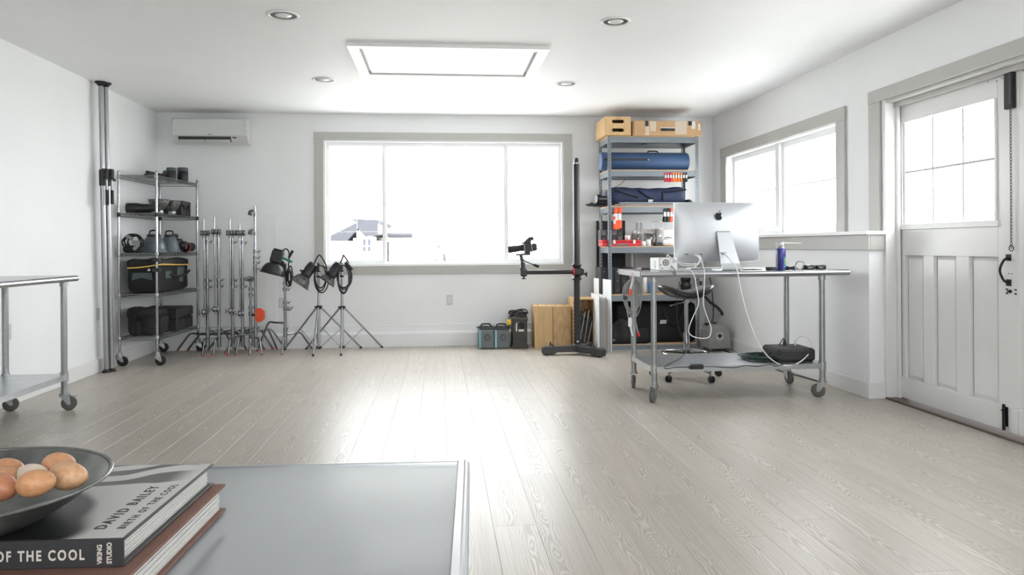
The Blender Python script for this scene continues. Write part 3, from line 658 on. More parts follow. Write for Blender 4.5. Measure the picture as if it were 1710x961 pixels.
MB().lathe([(.046, 0), (.05, .006), (.05, .10), (.046, .105), (.042, .16), (.043, .165), (.043, .2), (.036, .205), (.034, .29), (.03, .3)], a, d, 28).build('barrel', M['lens'], o)
MB().lathe([(.0515, .02), (.0515, .08)], a, d, 28).build('grip_ring', M['rubberd'], o); MB().lathe([(.0515, -.012), (.0525, .0), (.0525, .012)], a, d, 28).build('cap', M['black'], o)
MB().box(-3.04, -2.86, 7.86, 7.93, z0, z0+.012, .004).build('foot_plate', M['black'], o)
for k, (x, y, r, lb) in enumerate(((-2.90, 8.16, .105, 'mottled dark reflector dish nearest the front on the second wire shelf'), (-2.84, 8.375, .09, 'mottled dark reflector dish behind the other, second wire shelf'))):
    o = thing('reflector_dish', lb, 'reflector', (x, y, z0), 'reflector dishes on the second wire shelf')
    MB().shell([(r*.38, .042), (r*.62, .07), (r*.85, .11), (r, .155)], (x, y, z0), (0, 0, 1), .003).build('dish', M['mott'], o)
    MB().lathe([(r*.42, 0), (r*.42, .036), (r*.38, .045), (r*.36, .045), (r*.36, 0)], (x, y, z0), (0, 0, 1), 24, True).build('collar', M['alu'], o)
def hardcase(name, lab, x0, x1, y0, y1, z0, z1, face='x', split=.62):
    o = thing(name, lab, 'case', ((x0+x1)/2, (y0+y1)/2, z0)); zs = z0+(z1-z0)*split
    MB().box(x0, x1, y0, y1, z0, zs-.002, .012).build('body', M['case'], o); MB().box(x0-.002, x1+.002, y0-.002, y1+.002, zs, z1, .012).build('lid', M['case'], o)
    for k in (.25, .75):
        yy = y0+(y1-y0)*k; MB().box(x1, x1+.012, yy-.018, yy+.018, zs-.035, zs+.02, .003).build('latch', M['black'], o)
    ym = (y0+y1)/2; MB().tube([(x1, ym-.05, zs-.015), (x1+.022, ym-.045, zs-.02), (x1+.022, ym+.045, zs-.02), (x1, ym+.05, zs-.015)], .007, 8).build('handle', M['black'], o)
    for k in (.12, .5, .88):
        yy = y0+(y1-y0)*k; MB().box(x1-.001, x1+.004, yy-.006, yy+.006, z0+.008, zs-.006, .001).build('rib', M['case'], o)
    return o
hardcase('equipment_case', 'small black hard case with latches at the right end of the second wire shelf', -2.98, -2.775, 8.50, 8.78, z0, z0+.165)
z0 = CZ[2]+.004
o = thing('cable_roll', 'rolled black bag with a coil of cable and grey plugs on the middle wire shelf', 'cable', (-3.02, 7.95, z0))
MB().soft(-3.14, -2.96, 7.83, 7.95, z0, z0+.075, .035, 3, .002).build('bag', M['nylon'], o); cc = MB(); rn = random.Random(5)
for k in range(7):
    c = Vector((-3.05+rn.uniform(-.015, .015), 7.89, z0+.115)); rx, rz = rn.uniform(.07, .1), rn.uniform(.055, .075); tl = rn.uniform(-.5, .5)
    cc.tube([c+Vector((rx*math.cos(2*PI*q/24), -.05+.012*k+.02*math.sin(2*PI*q/24+k), rz*math.sin(2*PI*q/24)+tl*.03*math.cos(2*PI*q/24))) for q in range(24)], .006, 6, True)
cc.build('coil', M['cable'], o)
for (x, z, a) in ((-3.065, .155, .5), (-3.0, .06, -.9), (-3.0, .105, 0.1)): MB().obox((x, 7.825, z0+z), (.075, .03, .034), Matrix.Rotation(a, 3, 'Y'), .006).build('plug', M['gplug'], o)
for k, (x, y, r, lb) in enumerate(((-2.925, 8.08, .125, 'larger grey dome reflector in front on the middle wire shelf'), (-2.865, 8.36, .105, 'smaller grey dome reflector behind on the middle wire shelf'))):
    o = thing('dome_reflector', lb, 'reflector', (x, y, z0), 'dome reflectors on the middle wire shelf')
    MB().lathe([(r, 0), (r*1.04, .003), (r*1.03, .012), (r*.97, .018), (r*.93, .06), (r*.80, .115), (r*.62, .15), (r*.48, .165)], (x, y, z0), (0, 0, 1), 32).build('dome', M['dome'], o)
    MB().lathe([(r*.5, .160), (r*.52, .168), (r*.52, .185), (r*.46, .190)], (x, y, z0), (0, 0, 1), 24).build('collar', M['black'], o)
    MB().tube(smooth_path([(x-.04, y, z0+.188), (x-.03, y, z0+.225), (x+.03, y, z0+.225), (x+.04, y, z0+.188)], 5), .008, 8).build('handle', M['black'], o)
o = thing('boxy_camera', 'black camera with strap standing behind the grey domes on the middle wire shelf', 'camera', (-2.82, 8.55, z0))
MB().box(-2.93, -2.80, 8.49, 8.60, z0, z0+.15, .015).build('body', M['black'], o); MB().box(-2.90, -2.84, 8.48, 8.58, z0+.15, z0+.20, .014).build('finder', M['black'], o)
MB().lathe([(.045, 0), (.045, .05), (.04, .055)], (-2.80, 8.53, z0+.075), (1, 0, 0), 20).build('lens', M['lens'], o)
o = thing('wrapped_lens', 'dark lens with a red band lying at the right of the middle wire shelf', 'lens', (-2.79, 8.7, z0))
MB().lathe([(.055, 0), (.058, .02), (.052, .03), (.048, .12), (.05, .14)], (-2.80, 8.64, z0+.058), (.2, 1, 0), 24).build('barrel', M['lens'], o); MB().lathe([(.059, .005), (.061, .012), (.059, .02)], (-2.80, 8.64, z0+.058), (.2, 1, 0), 24).build('red_band', M['redr'], o)
z0 = CZ[1]+.004
o = thing('lighting_bag', 'large black equipment bag with a yellow stripe on the fourth wire shelf', 'bag', (-2.95, 8.3, z0))
MB().soft(-3.11, -2.79, 7.87, 8.76, z0, z0+.285, .045, 11, .003).build('body', M['nylond'], o); MB().soft(-3.115, -2.785, 7.865, 8.765, z0+.255, z0+.345, .035, 12, .006, sag=.01).build('lid', M['nylon'], o)
MB().tube(smooth_path([(-3.1, 7.862, z0+.253), (-2.95, 7.858, z0+.262), (-2.79, 7.862, z0+.285), (-2.777, 8.05, z0+.282), (-2.777, 8.4, z0+.272), (-2.78, 8.75, z0+.268)], 5), .0085, 6).build('piping', M['yellow'], o)
for (y0, y1, za, zb) in ((8.02, 8.18, .14, .215), (8.36, 8.58, .16, .25), (8.42, 8.54, .09, .15)): MB().box(-2.795, -2.784, y0, y1, z0+za, z0+zb, .004).build('patch', M['slate'], o)
MB().prism([(-3.06, z0+.13), (-2.97, z0+.155), (-2.86, z0+.13), (-2.87, z0+.205), (-3.05, z0+.205)], (0, 7.868, 0), (1, 0, 0), (0, 0, 1), .006).build('patch', M['slate'], o)
MB().tube(smooth_path([(-2.785, 8.12, z0+.18), (-2.765, 8.3, z0+.15), (-2.76, 8.5, z0+.16), (-2.77, 8.7, z0+.2)], 5), .012, 6).build('strap', M['nylon'], o)
for k, zz in enumerate((.335, .235)):
    MB().box(-2.835, -2.765, 7.775, 7.835, z0+zz-.02, z0+zz+.02, .005).build('post_clamp', M['black'], ck)
MB().lathe([(.008, 0), (.016, .003), (.016, .012), (.006, .016)], (-2.86, 7.775, z0+.235), (0, -1, 0), 14).build('clamp_knob', M['alu'], ck)
z0 = CZ[0]+.004
o = thing('shoulder_bag', 'slouchy black camera shoulder bag on the bottom wire shelf', 'bag', (-2.97, 8.0, z0))
MB().soft(-3.10, -2.83, 7.84, 8.20, z0, z0+.235, .05, 21, .006).build('body', M['nylon'], o); MB().soft(-3.115, -2.82, 7.825, 8.22, z0+.17, z0+.285, .05, 22, .008, sag=.02).build('flap', M['nylon'], o)
MB().soft(-3.07, -2.96, 7.805, 7.86, z0+.01, z0+.15, .03, 23, .004).build('pocket', M['nylon'], o); MB().soft(-2.845, -2.79, 7.90, 8.12, z0+.01, z0+.19, .03, 24, .004).build('side_pocket', M['nylon'], o)
sp = MB()
for k in range(6):
    a, b = k/6, (k+1)/6; pa = [Vector((-3.0-.05*q, 7.815-.012*math.sin(q*3), z0+.285-.23*q)) for q in (a, b)]
    sp.add([pa[0]+Vector((-.022, 0, 0)), pa[0]+Vector((.022, 0, 0)), pa[1]+Vector((.022, 0, 0)), pa[1]+Vector((-.022, 0, 0)), pa[0]+Vector((-.022, .004, 0)), pa[0]+Vector((.022, .004, 0)), pa[1]+Vector((.022, .004, 0)), pa[1]+Vector((-.022, .004, 0))], [(0, 3, 2, 1), (4, 5, 6, 7), (0, 4, 7, 3), (1, 2, 6, 5)])
sp.build('strap', M['nylond'], o)
MB().box(-2.905, -2.87, 7.818, 7.823, z0+.215, z0+.222).build('tag', M['plate'], o)
hardcase('equipment_case', 'long low black hard case at the back of the bottom wire shelf', -3.10, -2.765, 8.28, 8.80, z0, z0+.235, 'x', .55)

# boards against the back wall
M['foam'] = pm('white_foam_board', (238, 239, 239), .6, 0, .02, 3); M['foamc'] = pm('foam_core', (206, 207, 206), .7)
for (xr, zt, y0, xl, lb) in ((atY(461.5, 400, D).x, 1.553, D-.012, -3.15, 'taller white foam board flat against the back wall behind the stands'), (atY(447, 400, D).x, 1.48, D-.024, -3.12, 'shorter white foam board in front of the taller one behind the stands')):
    MB().box(xl, xr, y0, y0+.009, .2565, zt, .001).build('foam_board', M['foam'], None, lb, 'board', 'foam boards behind the stands')

# ================================================================== C-stands
M['redtip'] = pm('red_foot_cap', (198, 84, 78), .5); M['castal'] = pm('cast_grip_head', (140, 142, 145), .3, .95, .06, 40)
YS = 8.66
def tknob(m, c, d, s_=1.0):
    c = Vector(c); d = Vector(d).normalized(); m.cyl(c, c+d*.035*s_, .006*s_, n=8); e = c+d*.035*s_; u = d.cross(Vector((0, 0, 1))).normalized()
    m.obox(e+d*.008*s_, (.012*s_, .012*s_, .05*s_), Matrix.Rotation(.5, 3, 'Y'), .004*s_)
def griphead(m, c, ax):      # two ridged discs on a stubby axle
    c = Vector(c); ax = Vector(ax).normalized()
    m.lathe([(.012, -.032), (.03, -.03), (.032, -.018), (.027, -.012), (.027, .012), (.032, .018), (.03, .03), (.012, .032)], c, ax, 18)
    m.cyl(c+ax*.03, c+ax*.055, .009, n=10); m.lathe([(.005, 0), (.034, .002), (.034, .009), (.005, .011)], c+ax*.05, ax, 5)
    m.cyl(c-Vector((0, 0, .055)), c, .013, n=12)
def leg_path(c, foot, z, bend=.58):
    h = Vector((foot.x-c.x, foot.y-c.y, 0)); p = Vector((c.x, c.y, z))
    return smooth_path([p, p+h*.35, p+h*bend+Vector((0, 0, -.004)), Vector((c.x, c.y, 0))+h*(bend+.18)+Vector((0, 0, z*.62)), Vector((c.x, c.y, .012))+h], 5)
def cstand(name, lab, px, feet, zt, arm=None, Y=YS, heads=True, knobs=(), r=.0165, r2=.0125, base=.27, legz=(.17, .205, .24), taps=True):
    c = atY(px, 570, Y); c.z = 0; o = thing(name, lab, 'light stand', c, 'chrome light stands')
    MB().cyl((c.x, c.y, .09), (c.x, c.y, zt*.62), r, n=16).build('column', M['chrome'], o)
    MB().cyl((c.x, c.y, zt*.62), (c.x, c.y, zt), r2, n=14).build('riser', M['chrome'], o)
    m = MB().cyl((c.x, c.y, .07), (c.x, c.y, base), r*1.3, n=16).cyl((c.x, c.y, .055), (c.x, c.y, .075), r*.7, n=10)
    tknob(m, (c.x, c.y, base-.01), (.8, -.5, .2), .8); m.build('base_casting', M['castal'], o)
    for zz in (zt*.62, zt*.62-.07, *knobs):
        m = MB().cyl((c.x, c.y, zz-.03), (c.x, c.y, zz+.012), r*1.35, n=16); tknob(m, (c.x+r, c.y, zz-.01), (1, -.4, 0), .8); m.build('collar', M['castal'], o)
    for (fx, fy), z in zip(feet, legz):
        foot = atY(fx, 590, fy); foot.z = 0
        l = MB().tube(leg_path(c, foot, z), .0112, 10).build('leg', M['chrome'], o)
        MB().cyl((foot.x, foot.y, 0.0), (foot.x, foot.y, .016), .0135, n=12).build('foot_cap', M['redtip'], l)
    if arm:
        apx, atz, abz = arm; ax = atY(apx, 480, Y-.04).x; ay = Y-.045
        MB().cyl((ax, ay, abz-.02), (ax, ay, atz), .0085, n=12).build('grip_arm', M['chrome'], o)
        m = MB(); griphead(m, (c.x, c.y-.02, zt+.02), (-1, -.25, 0)); griphead(m, (ax, ay, zt+.02), (1, -.1, 0)); m.cyl((ax, ay, zt+.02), (c.x, c.y-.02, zt+.02), .012, n=10); m.build('grip_head', M['castal'], o)
        m = MB(); griphead(m, (ax+.01, ay-.01, abz), (-1, -.3, 0)); m.build('arm_grip_head', M['castal'], o)
    return o, c
zc = lambda py: 1.1655-(py-410)/150.0
YF = 8.40
cstand('grip_stand', 'chrome grip stand nearest the wire shelving', 347, [(337.5, YF), (297, 8.885), (392, 8.86)], zc(388), (341, zc(362), zc(516)), knobs=(zc(398),))
cstand('grip_stand', 'second chrome grip stand from the wire shelving', 366, [(355, YF), (314, 8.885), (411, 8.87)], zc(386), (359, zc(358), zc(511)), Y=8.63)
cstand('grip_stand', 'third chrome grip stand from the wire shelving', 389, [(380.6, YF), (330, 8.885), (441, 8.875)], zc(388), (385, zc(361), zc(514)), knobs=(zc(399),))
cstand('grip_stand', 'fourth chrome grip stand from the wire shelving', 405.5, [(394, YF), (348, 8.885), (455, 8.87)], zc(388), (401, zc(368), zc(519)), Y=8.68, knobs=(zc(400),))
_, cE = cstand('grip_stand', 'tallest chrome grip stand, beside the orange block', 427, [(437.5, YF), (376, 8.60), (462, 8.885)], zc(340), None, Y=8.60, knobs=(zc(415), zc(425)))
o_ = [k for k in bpy.data.objects if k.get('label', '').startswith('tallest chrome')][0]
for zz in (352, 384): MB().lathe([(.006, -.004), (.04, 0), (.04, .008), (.006, .014)], (cE.x-.03, cE.y-.045, zc(zz)), (-.4, -1, .45), 5).cyl((cE.x, cE.y, zc(zz)), (cE.x-.03, cE.y-.045, zc(zz)), .008, n=8).cyl((cE.x, cE.y, zc(zz)-.04), (cE.x, cE.y, zc(zz)+.01), .016, n=12).build('grip_head', M['castal'], o_)
_, cF = cstand('short_light_stand', 'short chrome stand between the tallest grip stand and the orange block', 419, [(417, YF), (395, 8.86), (476, 8.885)], zc(462), None, Y=8.70, knobs=(zc(478), zc(488)))
m = MB(); griphead(m, (cF.x, cF.y, zc(462)), (1, -.2, 0)); tknob(m, (cF.x-.02, cF.y, zc(462)), (-1, -.3, 0)); o_ = [k for k in bpy.data.objects if k.get('label', '').startswith('short chrome')][0]; m.build('grip_head', M['castal'], o_)
M['orange'] = pm('orange_plastic', (222, 84, 46), .5, 0, .05, 10); ob = thing('orange_block', 'orange eight sided plastic block clipped to a chrome stand', 'clip', atY(434, 538, 8.54))
p0 = atY(427, 538, 8.54); p1 = atY(442, 515, 8.54); w_, h_ = p1.x-p0.x, p1.z-p0.z
MB().prism([(w_*.22, 0), (w_*.62, 0), (w_, h_*.25), (w_, h_*.78), (w_*.66, h_), (w_*.2, h_), (0, h_*.86), (0, h_*.16)], (p0.x, 8.56, p0.z), (1, 0, 0), (0, 0, 1), .05).build('block', M['orange'], ob)
MB().box(p0.x-.05, p0.x+.005, 8.53, 8.60, p0.z+h_*.42, p0.z+h_*.56, .006).build('clip', M['black'], ob)

# ---- studio lamps
M['lamp'] = pm('lamp_black', (44, 45, 48), .4, .15, .08, 12); M['green'] = pm('green_tape', (34, 118, 84), .5); M['whitei'] = pm('reflector_inside', (225, 226, 226), .35, .5)
def coil(m, c, n, rx, rz, r, seed=0, y=0.0, tilt=0.0):
    rn = random.Random(seed)
    for k in range(n):
        a, b = rx*rn.uniform(.72, 1.05), rz*rn.uniform(.8, 1.05); cc_ = Vector(c)+Vector((rn.uniform(-.012, .012), y+k*.011-.005*n, -abs(b)*.0)); top = cc_.z+rz
        m.tube([Vector((cc_.x+a*math.sin(2*PI*q/26)+tilt*b*math.cos(2*PI*q/26), cc_.y+.006*math.sin(4*PI*q/26), top-b+b*math.cos(2*PI*q/26))) for q in range(26)], r, 6, True)
_, cG = cstand('grip_stand', 'chrome stand carrying the black dome lamp', 476.5, [(470.7, YF), (430, 8.72), (520, 8.86)], zc(448), None, Y=8.58, knobs=(zc(468), zc(478)), legz=(.17, .33, .2))
o_ = [k for k in bpy.data.objects if k.get('label', '').startswith('chrome stand carrying')][0]
m = MB(); m.cyl((cG.x, cG.y, zc(511)), (cG.x+.06, cG.y-.03, zc(512)), .025, .02, 12).cyl((cG.x+.055, cG.y-.03, zc(512)), (cG.x+.1, cG.y-.05, zc(508)), .02, .006, 10); m.build('side_clamp', M['zinc'], o_)
ol = thing('dome_lamp', 'black studio lamp with a deep dome reflector and green tape', 'studio lamp', (cG.x-.05, cG.y-.04, zc(466)))
Yl = cG.y-.05; Hc_ = atY(461, 427, Yl); dr = Vector((-.26, -.12, -1)).normalized()
nb = atY(459.5, 440.5, Yl)
u_, w_v, d_ = MB()._frame(dr); Rl = Matrix((u_, w_v, d_)).transposed()
MB().obox(nb-dr*.075, (.118, .118, .15), Rl, .016).build('housing', M['lamp'], ol); MB().obox(nb-dr*.155, (.105, .105, .012), Rl, .005).build('rear_cover', M['lamp'], ol)
MB().shell([(.052, -.004), (.075, .004), (.098, .025), (.118, .06), (.128, .10), (.134, .118)], nb, dr, .003, 36).build('reflector', M['lamp'], ol)
MB().lathe([(.134, .116), (.139, .119), (.139, .124), (.133, .124)], nb, dr, 36).build('rim', M['lamp'], ol)
yk = MB().box(cG.x-.02, cG.x+.02, cG.y-.05, cG.y-.01, zc(452), zc(436), .006).cyl((cG.x, cG.y, zc(458)), (cG.x, cG.y, zc(440)), .014, n=10).obox((cG.x-.045, Yl+.02, zc(436)), (.09, .03, .05), None, .008); yk.build('tilt_bracket', M['black'], ol)
gp = atY(484, 436, Yl-.06); MB().obox((gp.x-.035, Yl-.04, gp.z+.012), (.125, .03, .024), Matrix.Rotation(.42, 3, 'Y'), .006).build('green_handle', M['green'], ol)
tp = atY(486, 424, Yl-.04); MB().cyl((tp.x-.028, Yl-.02, tp.z-.045), (tp.x+.016, Yl-.02, tp.z+.034), .0125, .016, 12).build('tilt_lever', M['black'], ol)
m = MB(); m.tube(smooth_path([atY(471, 420, Yl), atY(477, 416, Yl), atY(482, 420, Yl), atY(483, 432, Yl-.02), atY(482, 446, Yl-.04), atY(488, 462, Yl-.02), atY(484, 470, Yl), atY(479, 468, Yl), atY(480, 452, Yl-.03), atY(486, 445, Yl-.03), atY(489, 463, Yl+.01)], 6), .008, 8); coil(m, (cG.x+.055, cG.y-.03, zc(461)), 3, .025, .085, .007, 2); m.build('power_cable', M['cable'], ol)

def tripod_stand(lab, px, feet, zcol, ztop, Y):
    c = atY(px, 560, Y); c.z = 0; o = thing('tripod_light_stand', lab, 'light stand', c, 'tripod light stands')
    MB().cyl((c.x, c.y, .06), (c.x, c.y, ztop*.62), .016, n=14).cyl((c.x, c.y, ztop*.62), (c.x, c.y, ztop), .0135, n=14).build('column', M['alu'], o)
    MB().cyl((c.x, c.y, zcol-.03), (c.x, c.y, zcol+.012), .024, n=14).box(c.x-.04, c.x+.04, c.y-.03, c.y+.02, zcol-.012, zcol+.006, .004).build('collar', M['blackm'], o)
    MB().cyl((c.x, c.y, .045), (c.x, c.y, .075), .021, n=14).box(c.x-.035, c.x+.035, c.y-.02, c.y+.02, .055, .066, .003).build('brace_hub', M['blackm'], o)
    for (fx, fy) in feet:
        f = atY(fx, 585, fy); f.z = .006; a = Vector((c.x, c.y, zcol-.01)); h = Vector((f.x-c.x, f.y-c.y, 0)).normalized(); a = a+h*.03
        l = MB().cyl(f, a, .0105, n=12).build('leg', M['alu'], o); MB().cyl(f-Vector((0, 0, .006)), f+(a-f).normalized()*.02, .0125, n=10).build('foot_cap', M['rubberd'], l)
        mid = f.lerp(a, .5); MB().cyl((c.x+h.x*.02, c.y+h.y*.02, .06), mid, .0062, n=8).build('brace', M['alu'], o)
    MB().box(c.x-.022, c.x+.022, c.y-.03, c.y+.02, ztop-.05, ztop-.03, .004).box(c.x-.022, c.x+.022, c.y-.03, c.y+.02, ztop-.11, ztop-.09, .004).build('top_clamp', M['blackm'], o)
    return o, c
YT = 8.50
_, cA = tripod_stand('silver tripod stand carrying the left of the two lamps with coiled cables', 532.5, [(522.5, 8.22), (475, 8.80), (603.5, 8.82)], zc(508), zc(443), YT)
_, cB = tripod_stand('silver tripod stand carrying the right of the two lamps with coiled cables', 571.5, [(569.5, 8.22), (511, 8.82), (638.5, 8.83)], zc(509), zc(443), YT)
def cone_lamp(lab, c, hx, hy, tx, ty, dish, tip, seed):
    Yl = c.y-.05; hd = atY(hx, hy, Yl); tl = atY(tx, ty, Yl); dr = (hd-tl).normalized(); dr = (dr+Vector((0, -.12, 0))).normalized()
    o = thing('cone_lamp', lab, 'studio lamp', tl, 'tripod studio lamps'); L = (hd-tl).length
    MB().lathe([(.03, 0), (.048, .01), (.052, .03), (.052, L-.05), (.056, L-.045), (.056, L), (.045, L+.006)], tl, dr, 20).build('housing', M['lamp'], o)
    fins = MB()
    for k in range(8):
        a = 2*PI*k/8; u, w, d = MB()._frame(dr); p = tl+u*.053*math.cos(a)+w*.053*math.sin(a); fins.cyl(p+dr*.04, p+dr*(L-.06), .004, n=5)
    fins.build('cooling_rib', M['black'], o)
    MB().shell([(.05, -.004), (.062, .01), (.085, .045), (.105, .10) if dish > .1 else (.085, .05), (dish, .115 if dish > .1 else .08)], hd, dr, .003, 30).build('reflector', M['mott'], o)
    MB().cyl((c.x, c.y, zc(446)), (c.x, c.y, zc(436)), .014, n=10).box(c.x-.05, c.x+.015, c.y-.045, c.y+.01, zc(447), zc(441), .006).build('tilt_bracket', M['black'], o)
    m = MB(); m.cyl(hd-dr*.06+Vector((-.05, -.03, .0)), hd-dr*.06+Vector((-.085, -.045, .015)), .011, n=8); m.build('knob', M['black'], o)
    m = MB(); coil(m, (c.x+.035, c.y-.06, zc(462)), 5, .075, .15, .0075, seed)
    m.tube(smooth_path([tl, tl+Vector((.03, -.02, .06)), Vector((c.x+.03, c.y-.06, tl.z+.085)), Vector((c.x+.09, c.y-.06, tl.z-.02)), Vector((c.x+.11, c.y-.06, zc(462)))], 6), .008, 8); m.build('coiled_cable', M['cable'], o)
    if tip: MB().cyl(atY(577, 438.5, Yl-.06), atY(588, 451, Yl-.06), .02, .024, 14).build('plug_grip', M['rubberd'], o)
    return o
cone_lamp('left black cone lamp with a coiled cable on a tripod stand', cA, 510, 461, 525, 440, .125, False, 4)
cone_lamp('right black cone lamp with a coiled cable on a tripod stand', cB, 552, 462, 568, 440, .10, True, 8)

# ================================================================== things under the back window
M['bgrey'] = pm('battery_grey', (106, 110, 112), .45, 0, .05, 8); M['teal'] = pm('teal_strip', (112, 178, 184), .4); M['teal2'] = pm('pale_blue_strip', (140, 190, 208), .4); M['label'] = pm('white_label', (222, 222, 220), .5, 0, .05, 60)
def fz(px, py): return atZ(px, py, 0.0)
YB1 = 8.545
for k, (xa, xb, st, lb) in enumerate(((799.5, 825, 'teal', 'left grey power station with a teal edge strip'), (826, 851, 'teal2', 'right grey power station with a pale blue edge strip'))):
    a = atY(xa, 583, YB1); b = atY(xb, 551, YB1); x0, x1, zt = a.x, b.x, b.z; d = .25
    o = thing('power_station', lb+' on the floor below the window', 'battery', ((x0+x1)/2, YB1+d/2, 0), 'power stations under the window')
    MB().box(x0, x1, YB1, YB1+d, .008, zt, .008).build('body', M['bgrey'], o); MB().box(x0+.012, x1-.012, YB1+.015, YB1+d-.015, 0, .009).build('base', M['black'], o)
    MB().box(x0+.003, x0+.026, YB1-.003, YB1+.002, .012, zt-.004, .001).build('edge_strip', M[st], o)
    MB().box(x0+.008, x1-.004, YB1+.006, YB1+d-.01, zt-.001, zt+.022, .006).build('top_cover', M['black'], o)
    c = Vector(((x0+x1)/2+.012, YB1-.001, zt*.6)); g = MB()
    for q in range(4):
        for r in (.018, .026, .034):
            an = PI/2*q; R = Matrix.Rotation(an, 3, 'Y'); g.obox(c+R @ Vector((0, 0, r)), (r*1.5, .003, .004), R)
    g.build('fan_grille', M['black'], o, kind='stuff')
    hx0, hx1 = x0+.03, x1-.03; hz = zt+.058
    MB().tube(smooth_path([(hx0, YB1+.1, zt+.015), (hx0+.008, YB1+.1, hz-.01), (hx0+.025, YB1+.1, hz), (hx1-.025, YB1+.1, hz), (hx1-.008, YB1+.1, hz-.01), (hx1, YB1+.1, zt+.015)], 4), .0085, 8).build('handle', M['black'], o)
    MB().tube(smooth_path([(x0-.02+.03*k, YB1+.06, zt+.02), (x0+.05, YB1+.04, zt+.035), (x0+.12, YB1+.08, zt+.02), (x1-.01, YB1+.05, zt+.03), (x1+.005-.02*(1-k), YB1+.09, zt+.024)], 5), .007, 6).build('cable', M['cable'], o)
M['brownblk'] = pm('brown_black_case', (62, 57, 53), .5, 0, .08, 8); M['yplug'] = pm('yellow_plug', (224, 186, 40), .4)
a = atY(854.5, 583, 8.53); b = atY(880.5, 532, 8.53); x0, x1, zt = a.x, b.x, b.z
o = thing('power_pack', 'tall dark brown power pack with a cable coil on top', 'power pack', ((x0+x1)/2, 8.65, 0))
MB().box(x0+.012, x1, 8.53, 8.76, .0, zt, .008).build('body', M['brownblk'], o); MB().box(x0+.004, x1+.008, 8.522, 8.765, 0, .04, .005).build('end_frame', M['brownblk'], o); MB().box(x0+.004, x1+.004, 8.524, 8.765, zt-.03, zt+.012, .006).build('end_frame', M['brownblk'], o)
c = Vector((x1-.065, 8.529, zt*.76)); g = MB()
for r in (.012, .022, .032): g.tube([c+Vector((r*math.cos(2*PI*q/20), -.001, r*math.sin(2*PI*q/20))) for q in range(20)], .003, 4, True)
g.build('fan_grille', M['black'], o, kind='stuff')
for (xx, zz, w_, h_) in ((x0+.055, zt*.72, .014, .10), (x1-.07, zt*.60, .062, .022), (x0+.058, zt*.845, .02, .014)): MB().box(xx-w_/2, xx+w_/2, 8.5285, 8.53, zz-h_/2, zz+h_/2).build('print', M['label'], o)
for zz in (.34, .12): MB().box(x0+.03, x1-.02, 8.527, 8.531, zt*zz-.003, zt*zz+.003).build('seam', M['black'], o)
m = MB(); rn = random.Random(9)
for k in range(7):
    rx, ry = rn.uniform(.075, .115), rn.uniform(.07, .11); cz = zt+.022+.009*k
    m.tube([Vector(((x0+x1)/2+rx*math.cos(2*PI*q/24), 8.645+ry*math.sin(2*PI*q/24), cz+.012*math.sin(2*PI*q/24*2+k))) for q in range(24)], .008, 6, True)
m.tube(smooth_path([(x0, 8.6, zt+.03), (x0-.025, 8.55, zt+.02), (x0-.03, 8.53, zt-.02)], 5), .008, 8); m.build('cable_coil', M['cable'], o)
MB().lathe([(.01, -.03), (.022, -.022), (.024, .022), (.016, .035)], (x0-.028, 8.53, zt-.045), (0, 0, 1), 14).build('plug', M['yplug'], o); MB().cyl((x0-.028, 8.53, zt-.115), (x0-.028, 8.53, zt-.07), .014, n=10).build('plug_tip', M['black'], o)

